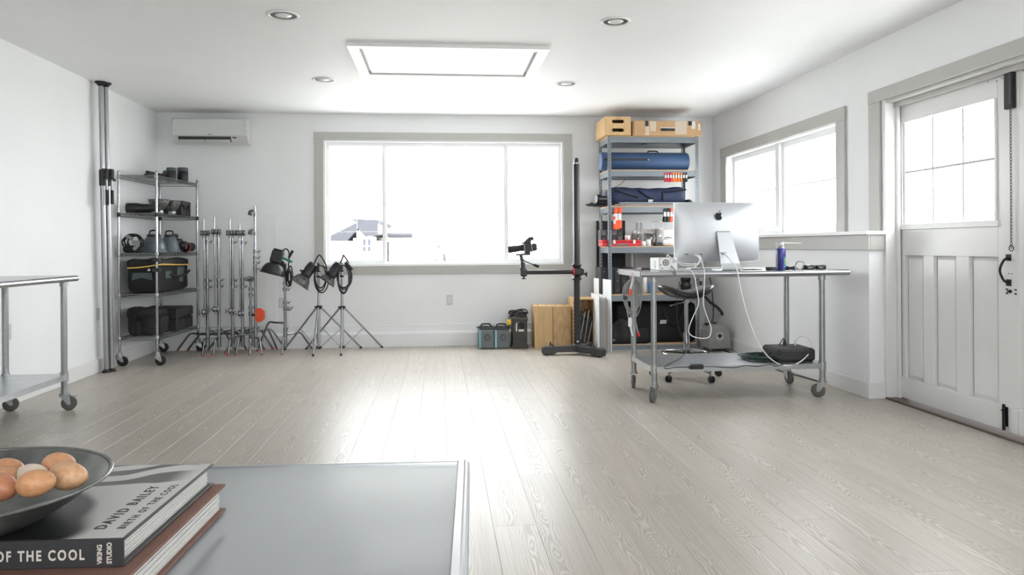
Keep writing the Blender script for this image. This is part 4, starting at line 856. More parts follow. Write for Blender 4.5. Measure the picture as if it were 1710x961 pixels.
# ---- plywood boxes
M['ply'] = pm('birch_ply', (206, 172, 124), .5, 0, .1, 5, .05, 50, stretch=(7, 7, 1.2)); M['ply2'] = pm('worn_ply', (198, 164, 118), .55, 0, .22, 9, .05, 60, stretch=(3, 3, 1.2)); M['hole'] = pm('hole_dark', (70, 44, 32), .8)
def slot_pts(w, h, n=6):
    r = h/2; return [(w/2-r+r*math.cos(t), r*math.sin(t)) for t in [-PI/2+PI*k/n for k in range(n+1)]]+[(-w/2+r+r*math.cos(t), r*math.sin(t)) for t in [PI/2+PI*k/n for k in range(n+1)]]
def box_with_slots(name, lab, x0, x1, y0, y1, z0, z1, face, slots, mat):
    # hollow plywood box; the face carrying hand slots is a sheet with real openings
    o = thing(name, lab, 'wooden box', ((x0+x1)/2, (y0+y1)/2, z0), 'plywood boxes'); t = .012
    parts = {'side_panel': [(x0, x0+t, y0, y1, z0, z1), (x1-t, x1, y0, y1, z0, z1)], 'end_panel': [], 'face_panel': []}
    if face == 'top':
        for bx in parts['side_panel']: MB().box(*bx, .0015).build('side_panel', mat, o)
        MB().box(x0+t, x1-t, y0, y0+t, z0, z1, .001).build('face_panel', mat, o); MB().box(x0+t, x1-t, y1-t, y1, z0, z1, .001).build('face_panel', mat, o); MB().box(x0+t, x1-t, y0+t, y1-t, z0, z0+t).build('end_panel', mat, o)
        fr = ((x0+x1)/2, (y0+y1)/2, z1-t, Vector((0, 1, 0)), Vector((-1, 0, 0)), (y1-y0)/2-t, (x1-x0)/2-t)
    else:
        for bx in parts['side_panel']: MB().box(*bx, .0015).build('side_panel', mat, o)
        MB().box(x0+t, x1-t, y1-t, y1, z0, z1).build('end_panel', mat, o); MB().box(x0+t, x1-t, y0+t, y1-t, z0, z0+t).build('face_panel', mat, o); MB().box(x0+t, x1-t, y0+t, y1-t, z1-t, z1).build('face_panel', mat, o)
        fr = ((x0+x1)/2, y0+t, (z0+z1)/2, Vector((1, 0, 0)), Vector((0, 0, 1)), (x1-x0)/2-t, (z1-z0)/2)
    cx, cy, cz, u, w, hu, hw = fr; c = Vector((cx, cy, cz)); n = u.cross(w)
    bm = bmesh.new(); loops = [[(-hu, -hw), (hu, -hw), (hu, hw), (-hu, hw)]]+[[(a+su, b+sv) for a, b in slot_pts(sw, sh)] for su, sv, sw, sh in slots]
    es = []
    for lp in loops:
        vs = [bm.verts.new(c+u*a+w*b) for a, b in lp]
        for k in range(len(vs)): es.append(bm.edges.new((vs[k], vs[(k+1) % len(vs)])))
    bmesh.ops.triangle_fill(bm, edges=es, use_beauty=True); r = bmesh.ops.extrude_face_region(bm, geom=list(bm.faces)); bmesh.ops.translate(bm, verts=[v for v in r['geom'] if isinstance(v, bmesh.types.BMVert)], vec=n*t)
    bmesh.ops.recalc_face_normals(bm, faces=bm.faces); bm.verts.index_update()
    m = MB().add([v.co.copy() for v in bm.verts], [[v.index for v in f.verts] for f in bm.faces]); bm.free(); m.build('slotted_panel', mat, o)
    return o
ya = 8.50
for k, (xa, xb, mt, lb) in enumerate(((893, 923.0, 'ply', 'plain plywood box standing on end beside the power pack'), (924.2, 954, 'ply2', 'worn plywood box standing on end, between the plain one and the open crate'))):
    a = atY(xa, 583, ya); b = atY(xb, 511.5, ya); yo = ya
    box_with_slots('apple_box', lb, a.x, b.x, yo, yo+.305, 0, b.z, 'top', [(-.02, .048, .10, .03), (-.02, -.048, .10, .03)], M[mt])
a = atY(955, 575, 8.36); b = atY(995.5, 499.5, 8.36); x0, x1, zt, y0 = a.x, b.x, b.z, 8.42
x0 = max(x0, atY(954, 540, ya).x+.012)
o = thing('open_crate', 'plywood crate on end holding framed prints beside the black column stand', 'wooden box', ((x0+x1)/2, y0+.2, 0)); t = .013
MB().box(x0, x0+t, y0, y0+.36, 0, zt, .001).build('side_panel', M['ply'], o); MB().box(x1-t, x1, y0, y0+.36, 0, zt, .001).build('side_panel', M['ply'], o); MB().box(x0+t, x1-t, y0, y0+.36, 0, t).build('end_panel', M['ply'], o); MB().box(x0+t, x1-t, y0, y0+.36, zt-t, zt).build('end_panel', M['ply'], o); MB().box(x0+t, x1-t, y0+.348, y0+.36, t, zt-t).build('back_panel', M['ply2'], o)
fj = MB()
for s_ in (x0, x1-t):
    for k in range(12): fj.box(s_-.0003, s_+t+.0003, y0-.0006, y0+.008, t+.02+k*(zt-.05)/12, t+.02+(k+.45)*(zt-.05)/12)
fj.build('finger_joint', M['hole'], o, kind='stuff')
M['frameb'] = pm('black_frame', (48, 46, 46), .4, .2); M['frames'] = pm('silver_frame', (176, 174, 170), .35, .6); M['mount'] = pm('print_mount', (206, 198, 190), .6, 0, .1, 10)
for k in range(6):
    xb_ = x0+.075+k*.026; lean = .16+.02*((k*7) % 3); hh = (.36, .40, .33, .42, .37, .30)[k]; xb_ = min(xb_, x1-.05)
    R = Matrix.Rotation(lean, 3, 'Y'); bot = Vector((xb_-.03, y0+.19, t+.003)); c = bot+R @ Vector((0, 0, hh/2))
    if c.x+math.sin(lean)*hh/2 > x1-.024: c.x -= (c.x+math.sin(lean)*hh/2)-(x1-.024)
    f = thing('framed_print', 'thin framed print leaning in the plywood crate, %s from its left side' % ('first', 'second', 'third', 'fourth', 'fifth', 'sixth')[k], 'picture frame', bot, 'prints in the plywood crate')
    MB().obox(c, (.009, .29, hh), R, .001).build('frame', M['frameb'] if k % 2 == 0 else M['frames'], f); MB().obox(c+R @ Vector((-.0047, 0, 0)), (.001, .25, hh-.04), R).build('mount', M['mount'], f)

# ---- boards between the column stand and the steel shelving
def plate(m, p, q, z0, z1, t, lean=0.0):
    p = Vector((*p, 0)); q = Vector((*q, 0)); d = (q-p); n = Vector((d.y, -d.x, 0)).normalized()
    vs = []
    for zz, ln in ((z0, 0.0), (z1, lean)):
        for e, s_ in ((p, 0), (q, 0), (q, 1), (p, 1)): vs.append(e+n*(t*s_+ln)+Vector((0, 0, zz)))
    return m.add(vs, [(0, 3, 2, 1), (4, 5, 6, 7), (0, 1, 5, 4), (1, 2, 6, 5), (2, 3, 7, 6), (3, 0, 4, 7)])
M['card'] = pm('white_card', (236, 237, 236), .6, 0, .015, 4); M['cardk'] = pm('kraft_edge', (214, 205, 192), .7, 0, .05, 10); M['mid'] = pm('grey_card', (112, 114, 116), .6)
p = atY(992.5, 500, 8.66); q = atY(1021, 500, 8.10)
o = thing('window_mat', 'white card with a grey square leaning on the steel shelving', 'board', (p.x, 8.4, 0)); plate(MB(), (p.x, 8.66), (q.x, 8.10), 0, atY(1006, 466, 8.4).z, .006).build('card', M['card'], o)
d = Vector((q.x-p.x, 8.10-8.66, 0)); a = p+d*.30; b = p+d*.68; n = Vector((d.y, -d.x, 0)).normalized()
plate(MB(), ((a+n*-.0015).x, (a+n*-.0015).y), ((b+n*-.0015).x, (b+n*-.0015).y), atY(1008, 498, 8.3).z, atY(1008, 472, 8.3).z, .001).build('grey_square', M['mid'], o)
for k in range(7):
    pp = atY(988.5+k*1.6, 500, 8.60-.01*k); qq = atY(1002.5+k*2.5, 500, 8.09-.008*k); zt = (.622, .60, .617, .59, .61, .598, .58)[k]
    plate(MB(), (pp.x-.006, pp.y), (qq.x-.010, qq.y), .001, zt, .004).build('white_board', M['card'] if k != 5 else M['cardk'], None, 'thin white board leaning by the steel shelving, %s from the column stand' % ('first', 'second', 'third', 'fourth', 'fifth', 'sixth', 'seventh')[k], 'board', 'leaning white boards')
M['blkfoam'] = pm('black_foam', (46, 46, 47), .7, 0, .06, 8)
MB().box(1.87, 2.22, D-.075, D-.064, .0, atY(1000, 369, D-.07).z, .002).build('black_board', M['blkfoam'], None, 'tall black board behind the left post of the steel shelving', 'board')

# ---- black column stand with arm
M['stand'] = pm('stand_black', (50, 50, 51), .35, .35, .06, 10); M['standc'] = pm('stand_casting', (62, 62, 63), .5, .2, .08, 20); M['redk'] = pm('red_ring', (196, 34, 52), .35)
YC = 8.0; cb = atY(964, 580, YC); cx = cb.x; zY = lambda py: atY(930, py, YC).z
o = thing('column_stand', 'black studio column stand with a sideways arm in front of the window', 'camera stand', (cx, YC, 0))
MB().lathe([(.06, .085), (.062, .10), (.045, .108), (.038, .108)], (cx, YC, 0), (0, 0, 1), 24).build('hub', M['standc'], o)
le = fz(903, 591); re_ = fz(1008, 598)
for ex, ey in ((le.x, YC-.0), (re_.x, re_.y+.02), (cx+.20, YC+.30)):
    h = Vector((ex-cx, ey-YC, 0)); L = h.length; u = h.normalized(); v = Vector((-u.y, u.x, 0)); w = .06
    prof = [(-.03, .03), (L*.58, .03), (L*.66, .012), (L-.01, .010), (L, .022), (L, .078), (L-.02, .090), (.0, .094), (-.03, .094)]
    l = MB().prism(prof, Vector((cx, YC, 0))+v*w*.75, u, (0, 0, 1), w*1.5).build('base_leg', M['standc'], o)
    e = Vector((cx, YC, 0))+u*(L-.05); MB().cyl(e+Vector((0, 0, 0)), e+Vector((0, 0, .012)), .022, n=14).build('foot', M['rubberd'], l)
    e = e-u*.07+v*.0; MB().cyl(e+Vector((0, 0, .085)), e+Vector((0, 0, .105)), .009, n=10).cyl(e+Vector((0, 0, .105)), e+Vector((-.03, -.01, .108)), .006, n=8).cyl(e+Vector((-.03, -.01, .10)), e+Vector((-.03, -.01, .14)), .008, n=8).build('leveling_crank', M['black'], l)
ztop = zY(274)
MB().cyl((cx, YC, .10), (cx, YC, ztop), .0335, n=28).build('column', M['stand'], o)
MB().cyl((cx, YC, ztop), (cx, YC, ztop+.015), .030, n=20).build('cap_ring', M['alu'], o); MB().box(cx-.022, cx+.022, YC-.02, YC+.02, ztop+.015, ztop+.055, .006).cyl((cx+.0, YC-.025, ztop+.045), (cx+.0, YC+.025, ztop+.045), .02, n=14).build('pulley', M['black'], o)
za = zY(454.5)
MB().box(cx-.012, cx+.012, YC-.0345, YC-.033, .135, .148).build('label', M['label'], o)
MB().lathe([(.036, -.09), (.05, -.088), (.05, -.07), (.043, -.066), (.043, .055), (.05, .06), (.05, .084), (.046, .088), (.036, .088)], (cx, YC, za), (0, 0, 1), 28).build('slide_collar', M['stand'], o)
MB().obox((cx+.012, YC-.05, za), (.11, .06, .075), None, .016).cyl((cx-.055, YC-.05, za), (cx-.03, YC-.05, za), .036, n=20).build('arm_clamp', M['stand'], o)
MB().cyl((cx-.052, YC-.05, za), (cx-.036, YC-.05, za), .0375, n=22).build('red_ring', M['redk'], o)
MB().cyl((cx+.065, YC-.05, za-.02), (cx+.09, YC-.05, za-.025), .011, n=10).lathe([(.012, 0), (.03, .004), (.03, .014), (.01, .018)], (cx+.085, YC-.05, za-.025), (1, 0, -.1), 6).build('lock_knob', M['black'], o)
xe = atY(870, 455, YC-.05).x
MB().cyl((xe+.02, YC-.05, za), (cx-.03, YC-.05, za), .0225, n=20).build('arm', M['stand'], o)
MB().obox((xe+.03, YC-.05, za-.005), (.068, .06, .075), None, .01).cyl((xe+.03, YC-.05, za-.065), (xe+.03, YC-.05, za-.04), .01, n=8).lathe([(.006, -.072), (.026, -.07), (.026, -.062), (.006, -.06)], (xe+.03, YC-.05, za), (0, 0, 1), 12).build('arm_end', M['stand'], o)
# tripod head and camera
def cp(px, py): return atY(px, py, YC-.05)
o = thing('pan_head', 'small grey tripod head with a pan handle on the stand arm', 'tripod head', cp(873, 451))
c0 = cp(873, 450.5)
MB().lathe([(.034, .0), (.034, .03), (.03, .034), (.026, .036), (.026, .075), (.02, .085)], (c0.x, c0.y, za+.0215), (0, 0, 1), 22).build('base', M['standc'], o)
MB().obox(cp(871, 431.5), (.035, .045, .08), Matrix.Rotation(-.25, 3, 'Y'), .01).cyl(cp(871.5, 438)-Vector((0, .035, 0)), cp(871.5, 438)+Vector((0, .035, 0)), .016, n=14).build('tilt_body', M['standc'], o)
MB().obox(cp(873.5, 425.3), (.155, .05, .02), Matrix.Rotation(-.03, 3, 'Y'), .004).build('top_plate', M['standc'], o)
MB().cyl(cp(874, 435.5), cp(891, 442.5), .0055, n=10).build('pan_handle', M['black'], o); MB().lathe([(.007, 0), (.013, .02), (.016, .055), (.011, .068)], cp(890, 442), cp(900, 446)-cp(890, 442), 14).build('handle_grip', M['rubberd'], o)
o = thing('camera', 'black medium format camera with a long lens on the stand arm', 'camera', cp(881, 423))
ax = cp(848, 417.5)-cp(875, 413.8); L = ax.length; c1 = cp(875, 413.8); up = Vector((0, 0, 1)); axn = ax.normalized()
MB().lathe([(.034, -.005), (.036, .03), (.033, .035), (.034, .08), (.036, .085), (.037, L-.03), (.036, L-.002), (.03, L)], c1, axn, 28).build('lens', M['lens'], o)
R = Matrix.Rotation(math.atan2(axn.z, -axn.x), 3, 'Y')
MB().obox(cp(881.3, 414), (.086, .085, .094), R, .006).build('body', M['black'], o)
for px in (875.3, 887.6): MB().obox(cp(px, 414.2), (.004, .087, .096), R, .001).build('trim_edge', M['alu'], o)
MB().obox(cp(892.2, 413), (.055, .08, .080), R, .014).build('film_back', M['black'], o)
pl = [(867.4, 407.6), (874.7, 404.4), (883, 396.2), (889, 395.6), (892, 400), (886.5, 402.6), (886.2, 407), (875, 408)]
pp = [cp(*k) for k in pl]; MB().prism([(k.x-pp[0].x, k.z-pp[0].z) for k in pp][::-1], (pp[0].x, YC-.05+.028, pp[0].z), (1, 0, 0), (0, 0, 1), .056).build('prism_finder', M['black'], o)
MB().obox(cp(880.5, 422.6), (.06, .05, .024), None, .004).build('mount_foot', M['black'], o)

# ================================================================== steel shelving
M['ssteel'] = pm('blue_grey_steel', (124, 131, 138), .45, .25, .04, 6); M['chip'] = pm('particle_board', (206, 172, 136), .7, 0, .1, 60)
SX0, SX1, SY0, SY1 = 1.880, 2.912, 8.27, 8.76
LV = [atY(1060, y, SY0).z for y in (575.5, 492, 411.5, 344, 283.5, 227)]
sh = thing('steel_shelving', 'tall grey boltless steel shelving with six boards beside the window', 'shelf', ((SX0+SX1)/2, 8.5, 0))
zt = LV[5]+.004
for xi, sx in ((SX0, 1), (SX1, -1)):
    for yi, sy in ((SY0, 1), (SY1, -1)):
        fr = sy == 1
        po = MB().box(xi-.002*sx, xi+.034*sx, yi, yi+.003*sy, 0, zt).box(xi-.002*sx, xi+.001*sx, yi, yi+.034*sy, 0, zt).build('post', M['ssteel'], sh)
        sl = MB(); zz = .05
        while zz < zt-.03:
            if fr: sl.prism([(-.004, .010), (-.0028, -.010), (.0028, -.010), (.004, .010)], (xi+.015*sx, yi+.0002, zz), (1, 0, 0), (0, 0, 1), .0008)
            else: sl.prism([(-.004, .010), (-.0028, -.010), (.0028, -.010), (.004, .010)], (xi+.015*sx, yi-.0036, zz), (1, 0, 0), (0, 0, 1), .0006)
            zz += .0381
        sl.build('slots', M['dark'] if fr else M['wall'], po, kind='stuff')
for iz, z in enumerate(LV):
    MB().box(SX0+.002, SX1-.002, SY0+.005, SY1-.005, z-.013, z, .001).build('shelf_board', M['chip'], sh)
    bh = .062 if iz else .075
    for yy, s_ in ((SY0+.0035, 1), (SY1-.0035, -1)):
        bo = MB().box(SX0+.005, SX1-.005, yy, yy+.002*s_, z-.013-bh, z-.009).box(SX0+.005, SX1-.005, yy, yy+.022*s_, z-.0155, z-.0135).box(SX0+.005, SX1-.005, yy, yy+.012*s_, z-.013-bh, z-.011-bh).build('beam', M['ssteel'], sh)
    for xx, s_ in ((SX0+.003, 1), (SX1-.003, -1)): MB().box(xx, xx+.002*s_, SY0+.008, SY1-.008, z-.013-bh, z-.013).build('side_beam', M['ssteel'], sh)
    MB().box((SX0+SX1)/2-.004, (SX0+SX1)/2+.004, SY0+.025, SY1-.025, z-.045, z-.0155).build('centre_tie', M['ssteel'], sh)
def sb(px0, py0, px1, py1, Y, depth): return tb(px0, py0, px1, py1, Y, depth)
# top boxes
a = atY(1011, 227, 8.22); b = atY(1054, 194.5, 8.22)
box_with_slots('apple_box', 'plywood box with two hand slots on top of the steel shelving', a.x, b.x, 8.235, 8.735, LV[5]+.001, b.z, 'front', [(0, .048, .135, .038), (0, -.048, .135, .038)], M['ply'])
M['card_b'] = pm('brown_cardboard', (188, 152, 112), .7, 0, .08, 5); M['tape'] = pm('packing_tape', (206, 190, 170), .25, 0, .04, 8); M['tapeb'] = pm('black_tape', (34, 33, 32), .45)
bx = sb(1057, 202.5, 1172, 226, 8.25, .42); x0, x1, y0, y1, z0, z1 = bx; z0 = LV[5]+.001; z1 = z1
o = thing('cardboard_box', 'long taped cardboard box on top of the steel shelving', 'box', ((x0+x1)/2, (y0+y1)/2, z0)); MB().box(x0+.012, x1, y0, y1, z0, z1, .005).build('body', M['card_b'], o); MB().box(x0, x0+.01, y0+.004, y1-.004, z0, z1-.004, .001).build('end_flap', M['card_b'], o)
W_ = x1-x0; H_ = z1-z0
def face(nm, f0, f1, g0, g1, mt, d=.0012): MB().box(x0+W_*f0, x0+W_*f1, y0-d, y0, z0+H_*g0, z0+H_*g1).build(nm, M[mt], o)
face('tape', .175, .235, .02, .62, 'tape'); face('black_tape', .175, .225, .62, .99, 'tapeb'); face('tape', .25, .335, .3, .95, 'tape', .0008); face('handle_slot', .40, .605, .32, .50, 'tapeb', .0014); face('slot_sleeve', .398, .607, .50, .56, 'plate', .0016); face('tape', .61, .78, .1, .98, 'tape', .0007); face('black_tape', .80, .855, .70, .99, 'tapeb'); face('label', .85, .905, .48, .96, 'label'); face('label', .945, .975, .38, .82, 'label', .0014)
# blue roll bag
M['blueb'] = pm('blue_vinyl', (54, 82, 122), .55, 0, .06, 6); M['navy'] = pm('navy_nylon', (38, 50, 82), .7, 0, .15, 14, .2, 120)
a = atY(1003, 268, 8.40); b = atY(1148, 268, 8.40); rr_ = .105; zc_ = LV[4]+rr_
o = thing('roll_bag', 'long blue cylindrical roll bag on the second board of the steel shelving', 'bag', ((a.x+b.x)/2, 8.42, LV[4]))
MB().lathe([(rr_*.90, 0), (rr_, .012), (rr_, b.x-a.x-.012), (rr_*.92, b.x-a.x)], (a.x, 8.42, zc_), (1, 0, 0), 36).build('tube', M['blueb'], o)
MB().box(a.x+.02, atY(1083, 268, 8.3).x, 8.42-rr_-.004, 8.42-rr_+.012, zc_+.002, zc_+.024, .002).build('zip', M['tapeb'], o); MB().ball((atY(1083, 268, 8.3).x, 8.42-rr_-.003, zc_+.012), .008, .006, .008, 10, 6).build('zip_pull', M['plate'], o)
hx = atY(1090, 255, 8.4).x; MB().tube(smooth_path([(hx-.06, 8.40, zc_+rr_-.004), (hx-.045, 8.40, zc_+rr_+.012), (hx+.045, 8.40, zc_+rr_+.012), (hx+.06, 8.40, zc_+rr_-.004)], 4), .008, 8).build('handle', M['black'], o)
# spring clamps
M['red2'] = pm('red_clamp', (206, 44, 66), .45); M['or2'] = pm('orange_clamp', (238, 118, 40), .45); M['or3'] = pm('orange_red_clamp', (236, 96, 52), .45)
def clamp(x, y, z, s_, mt, lab, grp, tilt=0.0):
    # z: top of the clamp jaws biting the beam, handles hang down
    o = thing('spring_clamp', lab, 'clamp', (x, y, z-s_), grp); R = Matrix.Rotation(tilt, 3, 'Y'); P = lambda a, b, c: Vector((x, y, z))+R @ Vector((a*s_, b*s_, c*s_))
    for q in (-1, 1):
        MB().obox(P(0, q*.075, -.13), (.185*s_, .055*s_, .27*s_), R @ Matrix.Rotation(-q*.10, 3, 'X'), .02*s_).build('jaw_tip', mt, o)
        MB().obox(P(0, q*.07, -.45), (.165*s_, .035*s_, .34*s_), R, .01*s_).build('jaw_plate', M['label'], o)
        MB().obox(P(0, q*.13, -.80), (.20*s_, .06*s_, .42*s_), R @ Matrix.Rotation(q*.16, 3, 'X'), .025*s_).build('grip', mt, o)
    MB().cyl(P(-.10, 0, -.5), P(.10, 0, -.5), .045*s_, n=10).build('pivot', M['alu'], o)
zb2 = LV[4]-.013-.062; cols_ = ['red2']*3+['or2']*4+['black']*2
for k, mt in enumerate(cols_):
    x = atY(1111.5+k*4.35, 298, SY0).x
    nm = {'red2': 'red', 'or2': 'orange', 'black': 'black'}[mt]; i_ = [q for q in range(9) if cols_[q] == mt].index(k)
    clamp(x, SY0+.0035, LV[4]-.030, .105, M[mt], 'small %s spring clamp, %s of the %s ones under the blue roll bag' % (nm, ('leftmost', 'second', 'third', 'fourth')[i_], nm), 'small spring clamps on the second board')
for k, (px, py, tl, s_) in enumerate(((1028, 347, -.0, .245), (1035.5, 347, .06, .235), (1024.5, 362, -.06, .135))):
    p = atY(px, py, SY0); clamp(p.x, SY0+.0035-(.03 if k == 2 else 0), p.z if k < 2 else p.z, s_, M['or3'], ('large orange spring clamp left of its twin, below the navy bag', 'large orange spring clamp right of its twin, below the navy bag', 'short orange spring clamp tucked behind the two large ones on the steel shelving')[k], 'orange clamps on the third board', tl)
for k, (px, mt, nm) in enumerate(((1110.5, 'black', 'left black'), (1116, 'black', 'right black'), (1121.5, 'or3', 'orange'))):
    p = atY(px, 348, SY0); clamp(p.x, SY0+.0035, p.z, .155, M[mt], '%s spring clamp hanging from the third board beside the computer' % nm, 'clamps beside the computer', .05)
# navy bag, silver tubes, black gear on the third board
z0 = LV[3]
bx = sb(1019, 314, 1149, 337, 8.42, .26); o = thing('navy_bag', 'long navy blue gear bag on the third board of the steel shelving', 'bag', ((bx[0]+bx[1])/2, 8.55, z0+.036))
MB().soft(bx[0], bx[1], 8.44, 8.72, z0+.028, z0+.235, .07, 31, .006, nx=26, sag=.018).build('body', M['navy'], o)
MB().prism([(0, 0), (.055, .0), (.045, -.03), (.015, -.04), (-.005, -.03)], (atY(1083, 334, 8.44).x, 8.445, z0+.082), (1, 0, 0), (0, 0, 1), .01).build('patch', M['plate'], o)
for (xa, za_, xb_, zb_) in ((1024, 316, 1066, 330), (1066, 318, 1090, 333), (1106, 320, 1107, 335), (1108, 321, 1146, 317)): 
    p, q = atY(xa, za_, 8.435), atY(xb_, zb_, 8.435); MB().tube([p, p.lerp(q, .5)+Vector((0, -.004, -.008)), q], .008, 6).build('strap', M['nylond'], o)
for k, (yy, zz, xa, xb_) in enumerate(((8.30, .012, 1027, 1168), (8.325, .012, 1040, 1165), (8.313, .034, 1033, 1160))):
    p, q = atY(xa, 340, yy), atY(xb_, 340, yy); o = thing('silver_tube', ('front', 'rear', 'topmost')[k]+' silver pole lying along the third board of the steel shelving', 'pole', (p.x, yy, z0), 'poles on the third board')
    MB().cyl((p.x+.07, yy, z0+zz), (q.x, yy, z0+zz), .0115, n=14).build('tube', M['alu'], o); tp_ = MB()
    for j in range(5): tp_.lathe([(.009, 0), (.0125, .002), (.0125, .008), (.009, .010)], (p.x+j*.013, yy, z0+zz), (1, 0, 0), 12)
    tp_.cyl((p.x, yy, z0+zz), (p.x+.08, yy, z0+zz), .008, n=10).build('tip', M['chrome'], o)
o = thing('video_head', 'black tripod head and rail poking out left of the third board', 'tripod head', (1.85, 8.45, z0))
p = atY(978, 339, 8.45); q = atY(1013, 339, 8.45)
MB().cyl((p.x+.02, 8.45, z0+.02), (q.x+.05, 8.45, z0+.02), .016, n=14).cyl((p.x, 8.45, z0+.022), (p.x+.03, 8.45, z0+.022), .008, n=10).box(p.x+.05, p.x+.08, 8.43, 8.47, z0+.03, z0+.05, .003).build('rail', M['black'], o)
MB().lathe([(.045, 0), (.05, .01), (.05, .05), (.038, .06), (.036, .13)], (atY(995, 329, 8.45).x, 8.44, z0+.088), (1, 0.2, 0), 20).build('head', M['lens'], o); MB().box(p.x+.09, q.x+.04, 8.40, 8.50, z0+.001, z0+.008).box(p.x+.12, q.x+.03, 8.42, 8.48, z0+.03, z0+.06, .01).build('plate', M['black'], o)
o = thing('gear_pouch', 'small black pouch at the right end of the third board', 'pouch', (2.86, 8.5, z0)); MB().soft(2.825, 2.895, 8.40, 8.56, z0+.001, z0+.075, .03, 41, .003).build('body', M['nylon'], o); MB().box(2.84, 2.88, 8.398, 8.403, z0+.045, z0+.055).build('zip', M['black'], o)
MB().tube(smooth_path([atY(1027, 313, 8.5), atY(1036, 308, 8.5), atY(1043, 301.5, 8.5), atY(1045, 298, 8.6)], 5), .003, 6).build('hanging_wire', M['cable'], None, 'thin black wire arching above the navy bag', 'cable')
M['gcab'] = pm('green_white_cord', (214, 224, 214), .5, 0, .2, 60, rgb2=(120, 178, 140))
MB().tube(smooth_path([atY(1001, 372, 8.5), atY(1004, 360, 8.5), atY(1007.5, 351, 8.49), atY(1005, 360, 8.51), atY(1009, 361, 8.5), atY(1012, 370, 8.5)], 6), .004, 6).build('cord_loop', M['gcab'], None, 'green and white cord looped on the left side of the steel shelving', 'cord')
# fourth board
z0 = LV[2]
M['drawg'] = pm('drawer_grey', (92, 95, 99), .5); M['redc'] = pm('red_case', (204, 42, 52), .4, 0, .05, 8); M['clear'] = glass_mat('clear_plastic', (.95, .96, .97), .12, .05); M['whitep'] = pm('white_plastic', (232, 232, 231), .4)
bx = sb(1003, 384, 1040, 411, 8.58, .14); o = thing('drawer_cabinet', 'dark grey small parts drawer cabinet behind the red case', 'cabinet', ((bx[0]+bx[1])/2, 8.65, z0)); MB().box(bx[0], bx[1], 8.58, 8.73, z0, bx[5], .004).build('body', M['drawg'], o)
for i in range(4):
    for j in range(3):
        w_ = (bx[1]-bx[0]-.01)/4; h_ = (bx[5]-z0-.01)/3; d_ = MB().box(bx[0]+.007+w_*i, bx[0]+.003+w_*(i+1), 8.572, 8.58, z0+.007+h_*j, z0+.003+h_*(j+1), .002).build('drawer', M['black'] if (i+j) % 2 else M['drawg'], o); MB().box(bx[0]+.007+w_*(i+.35), bx[0]+.003+w_*(i+.65), 8.566, 8.572, z0+.007+h_*(j+.3), z0+.003+h_*(j+.45)).build('pull', M['plate'], d_)
bx = sb(1006, 401.5, 1070.5, 411, 8.29, .2); o = thing('red_case', 'flat red tool case on the fourth board of the steel shelving', 'case', ((bx[0]+bx[1])/2, 8.39, z0)); MB().box(bx[0], bx[1], 8.29, 8.49, z0, z0+.047, .006).build('base', M['redc'], o); MB().box(bx[0]-.002, bx[1]+.002, 8.288, 8.492, z0+.049, bx[5]+.004, .005).build('lid', M['redc'], o)
for f in (.3, .82): xx = bx[0]+(bx[1]-bx[0])*f; MB().box(xx-.014, xx+.014, 8.281, 8.29, z0+.03, bx[5]+.004, .003).build('latch', M['whitep'], o)
xx = (bx[0]+bx[1])/2; MB().box(xx-.06, xx+.07, 8.286, 8.291, z0+.008, z0+.028).build('handle_recess', M['mid'], o)
def jar(nm, lab, px, r, h, Y, mt, z=None, lid=None, cat='container'):
    x = atY(px, 405, Y).x; z_ = z0 if z is None else z; o = thing(nm, lab, cat, (x, Y, z_), 'clear containers on the fourth board')
    MB().lathe([(r*.2, .002), (r, .002), (r, h), (r-.0025, h), (r-.0025, .005), (r*.2, .005)], (x, Y, z_), (0, 0, 1), 24).build('wall', mt, o)
    MB().lathe([(r*.98, h-.003), (r*1.05, h), (r*.98, h+.003)], (x, Y, z_), (0, 0, 1), 24).build('rim', M['whitep'] if lid is None else lid, o); MB().lathe([(r*.9, 0), (r*1.02, 0), (r*1.02, .005), (r*.9, .005)], (x, Y, z_), (0, 0, 1), 24).build('foot', M['plate'], o)
jar('glass_tube', 'left tall clear tube on the fourth board of the steel shelving', 1064, .016, .275, 8.40, M['clear']); jar('glass_tube', 'right tall clear tube on the fourth board of the steel shelving', 1070.5, .016, .275, 8.42, M['clear'])
jar('clear_jar', 'wide clear jar around the foot of the two tall tubes', 1062, .052, .15, 8.58, M['clear']); jar('clear_jar', 'wide clear jar in the middle of the fourth board', 1083, .055, .15, 8.55, M['clear']); jar('clear_jar', 'clear jar with a pale rim beside the computer screen', 1098, .058, .20, 8.62, M['clear'])
jar('white_pot', 'white pot standing right of the red case', 1083, .026, .075, 8.33, M['whitep']); jar('white_tape_roll', 'low white roll at the right end of the red case', 1074, .03, .05, 8.32, M['whitep']); jar('white_pot', 'small white pot on the red case', 1048, .03, .05, 8.40, M['whitep'], z=z0+.072)
o = thing('square_frame_stand', 'tall clear square display rack on the fourth board', 'rack', (atY(1096, 400, 8.5).x, 8.5, z0)); p = atY(1090, 371, 8.5); q = atY(1105, 371, 8.5); m = MB()
for x in (p.x, q.x):
    for y in (8.45, 8.52): m.cyl((x, y, z0), (x, y, p.z), .003, n=6)
m.build('upright', M['alu'], o)
for zz in (p.z, z0+(p.z-z0)*.7, z0+(p.z-z0)*.4): MB().tube([(p.x, 8.45, zz), (q.x, 8.45, zz), (q.x, 8.52, zz), (p.x, 8.52, zz)], .003, 6, True).build('hoop', M['alu'], o)
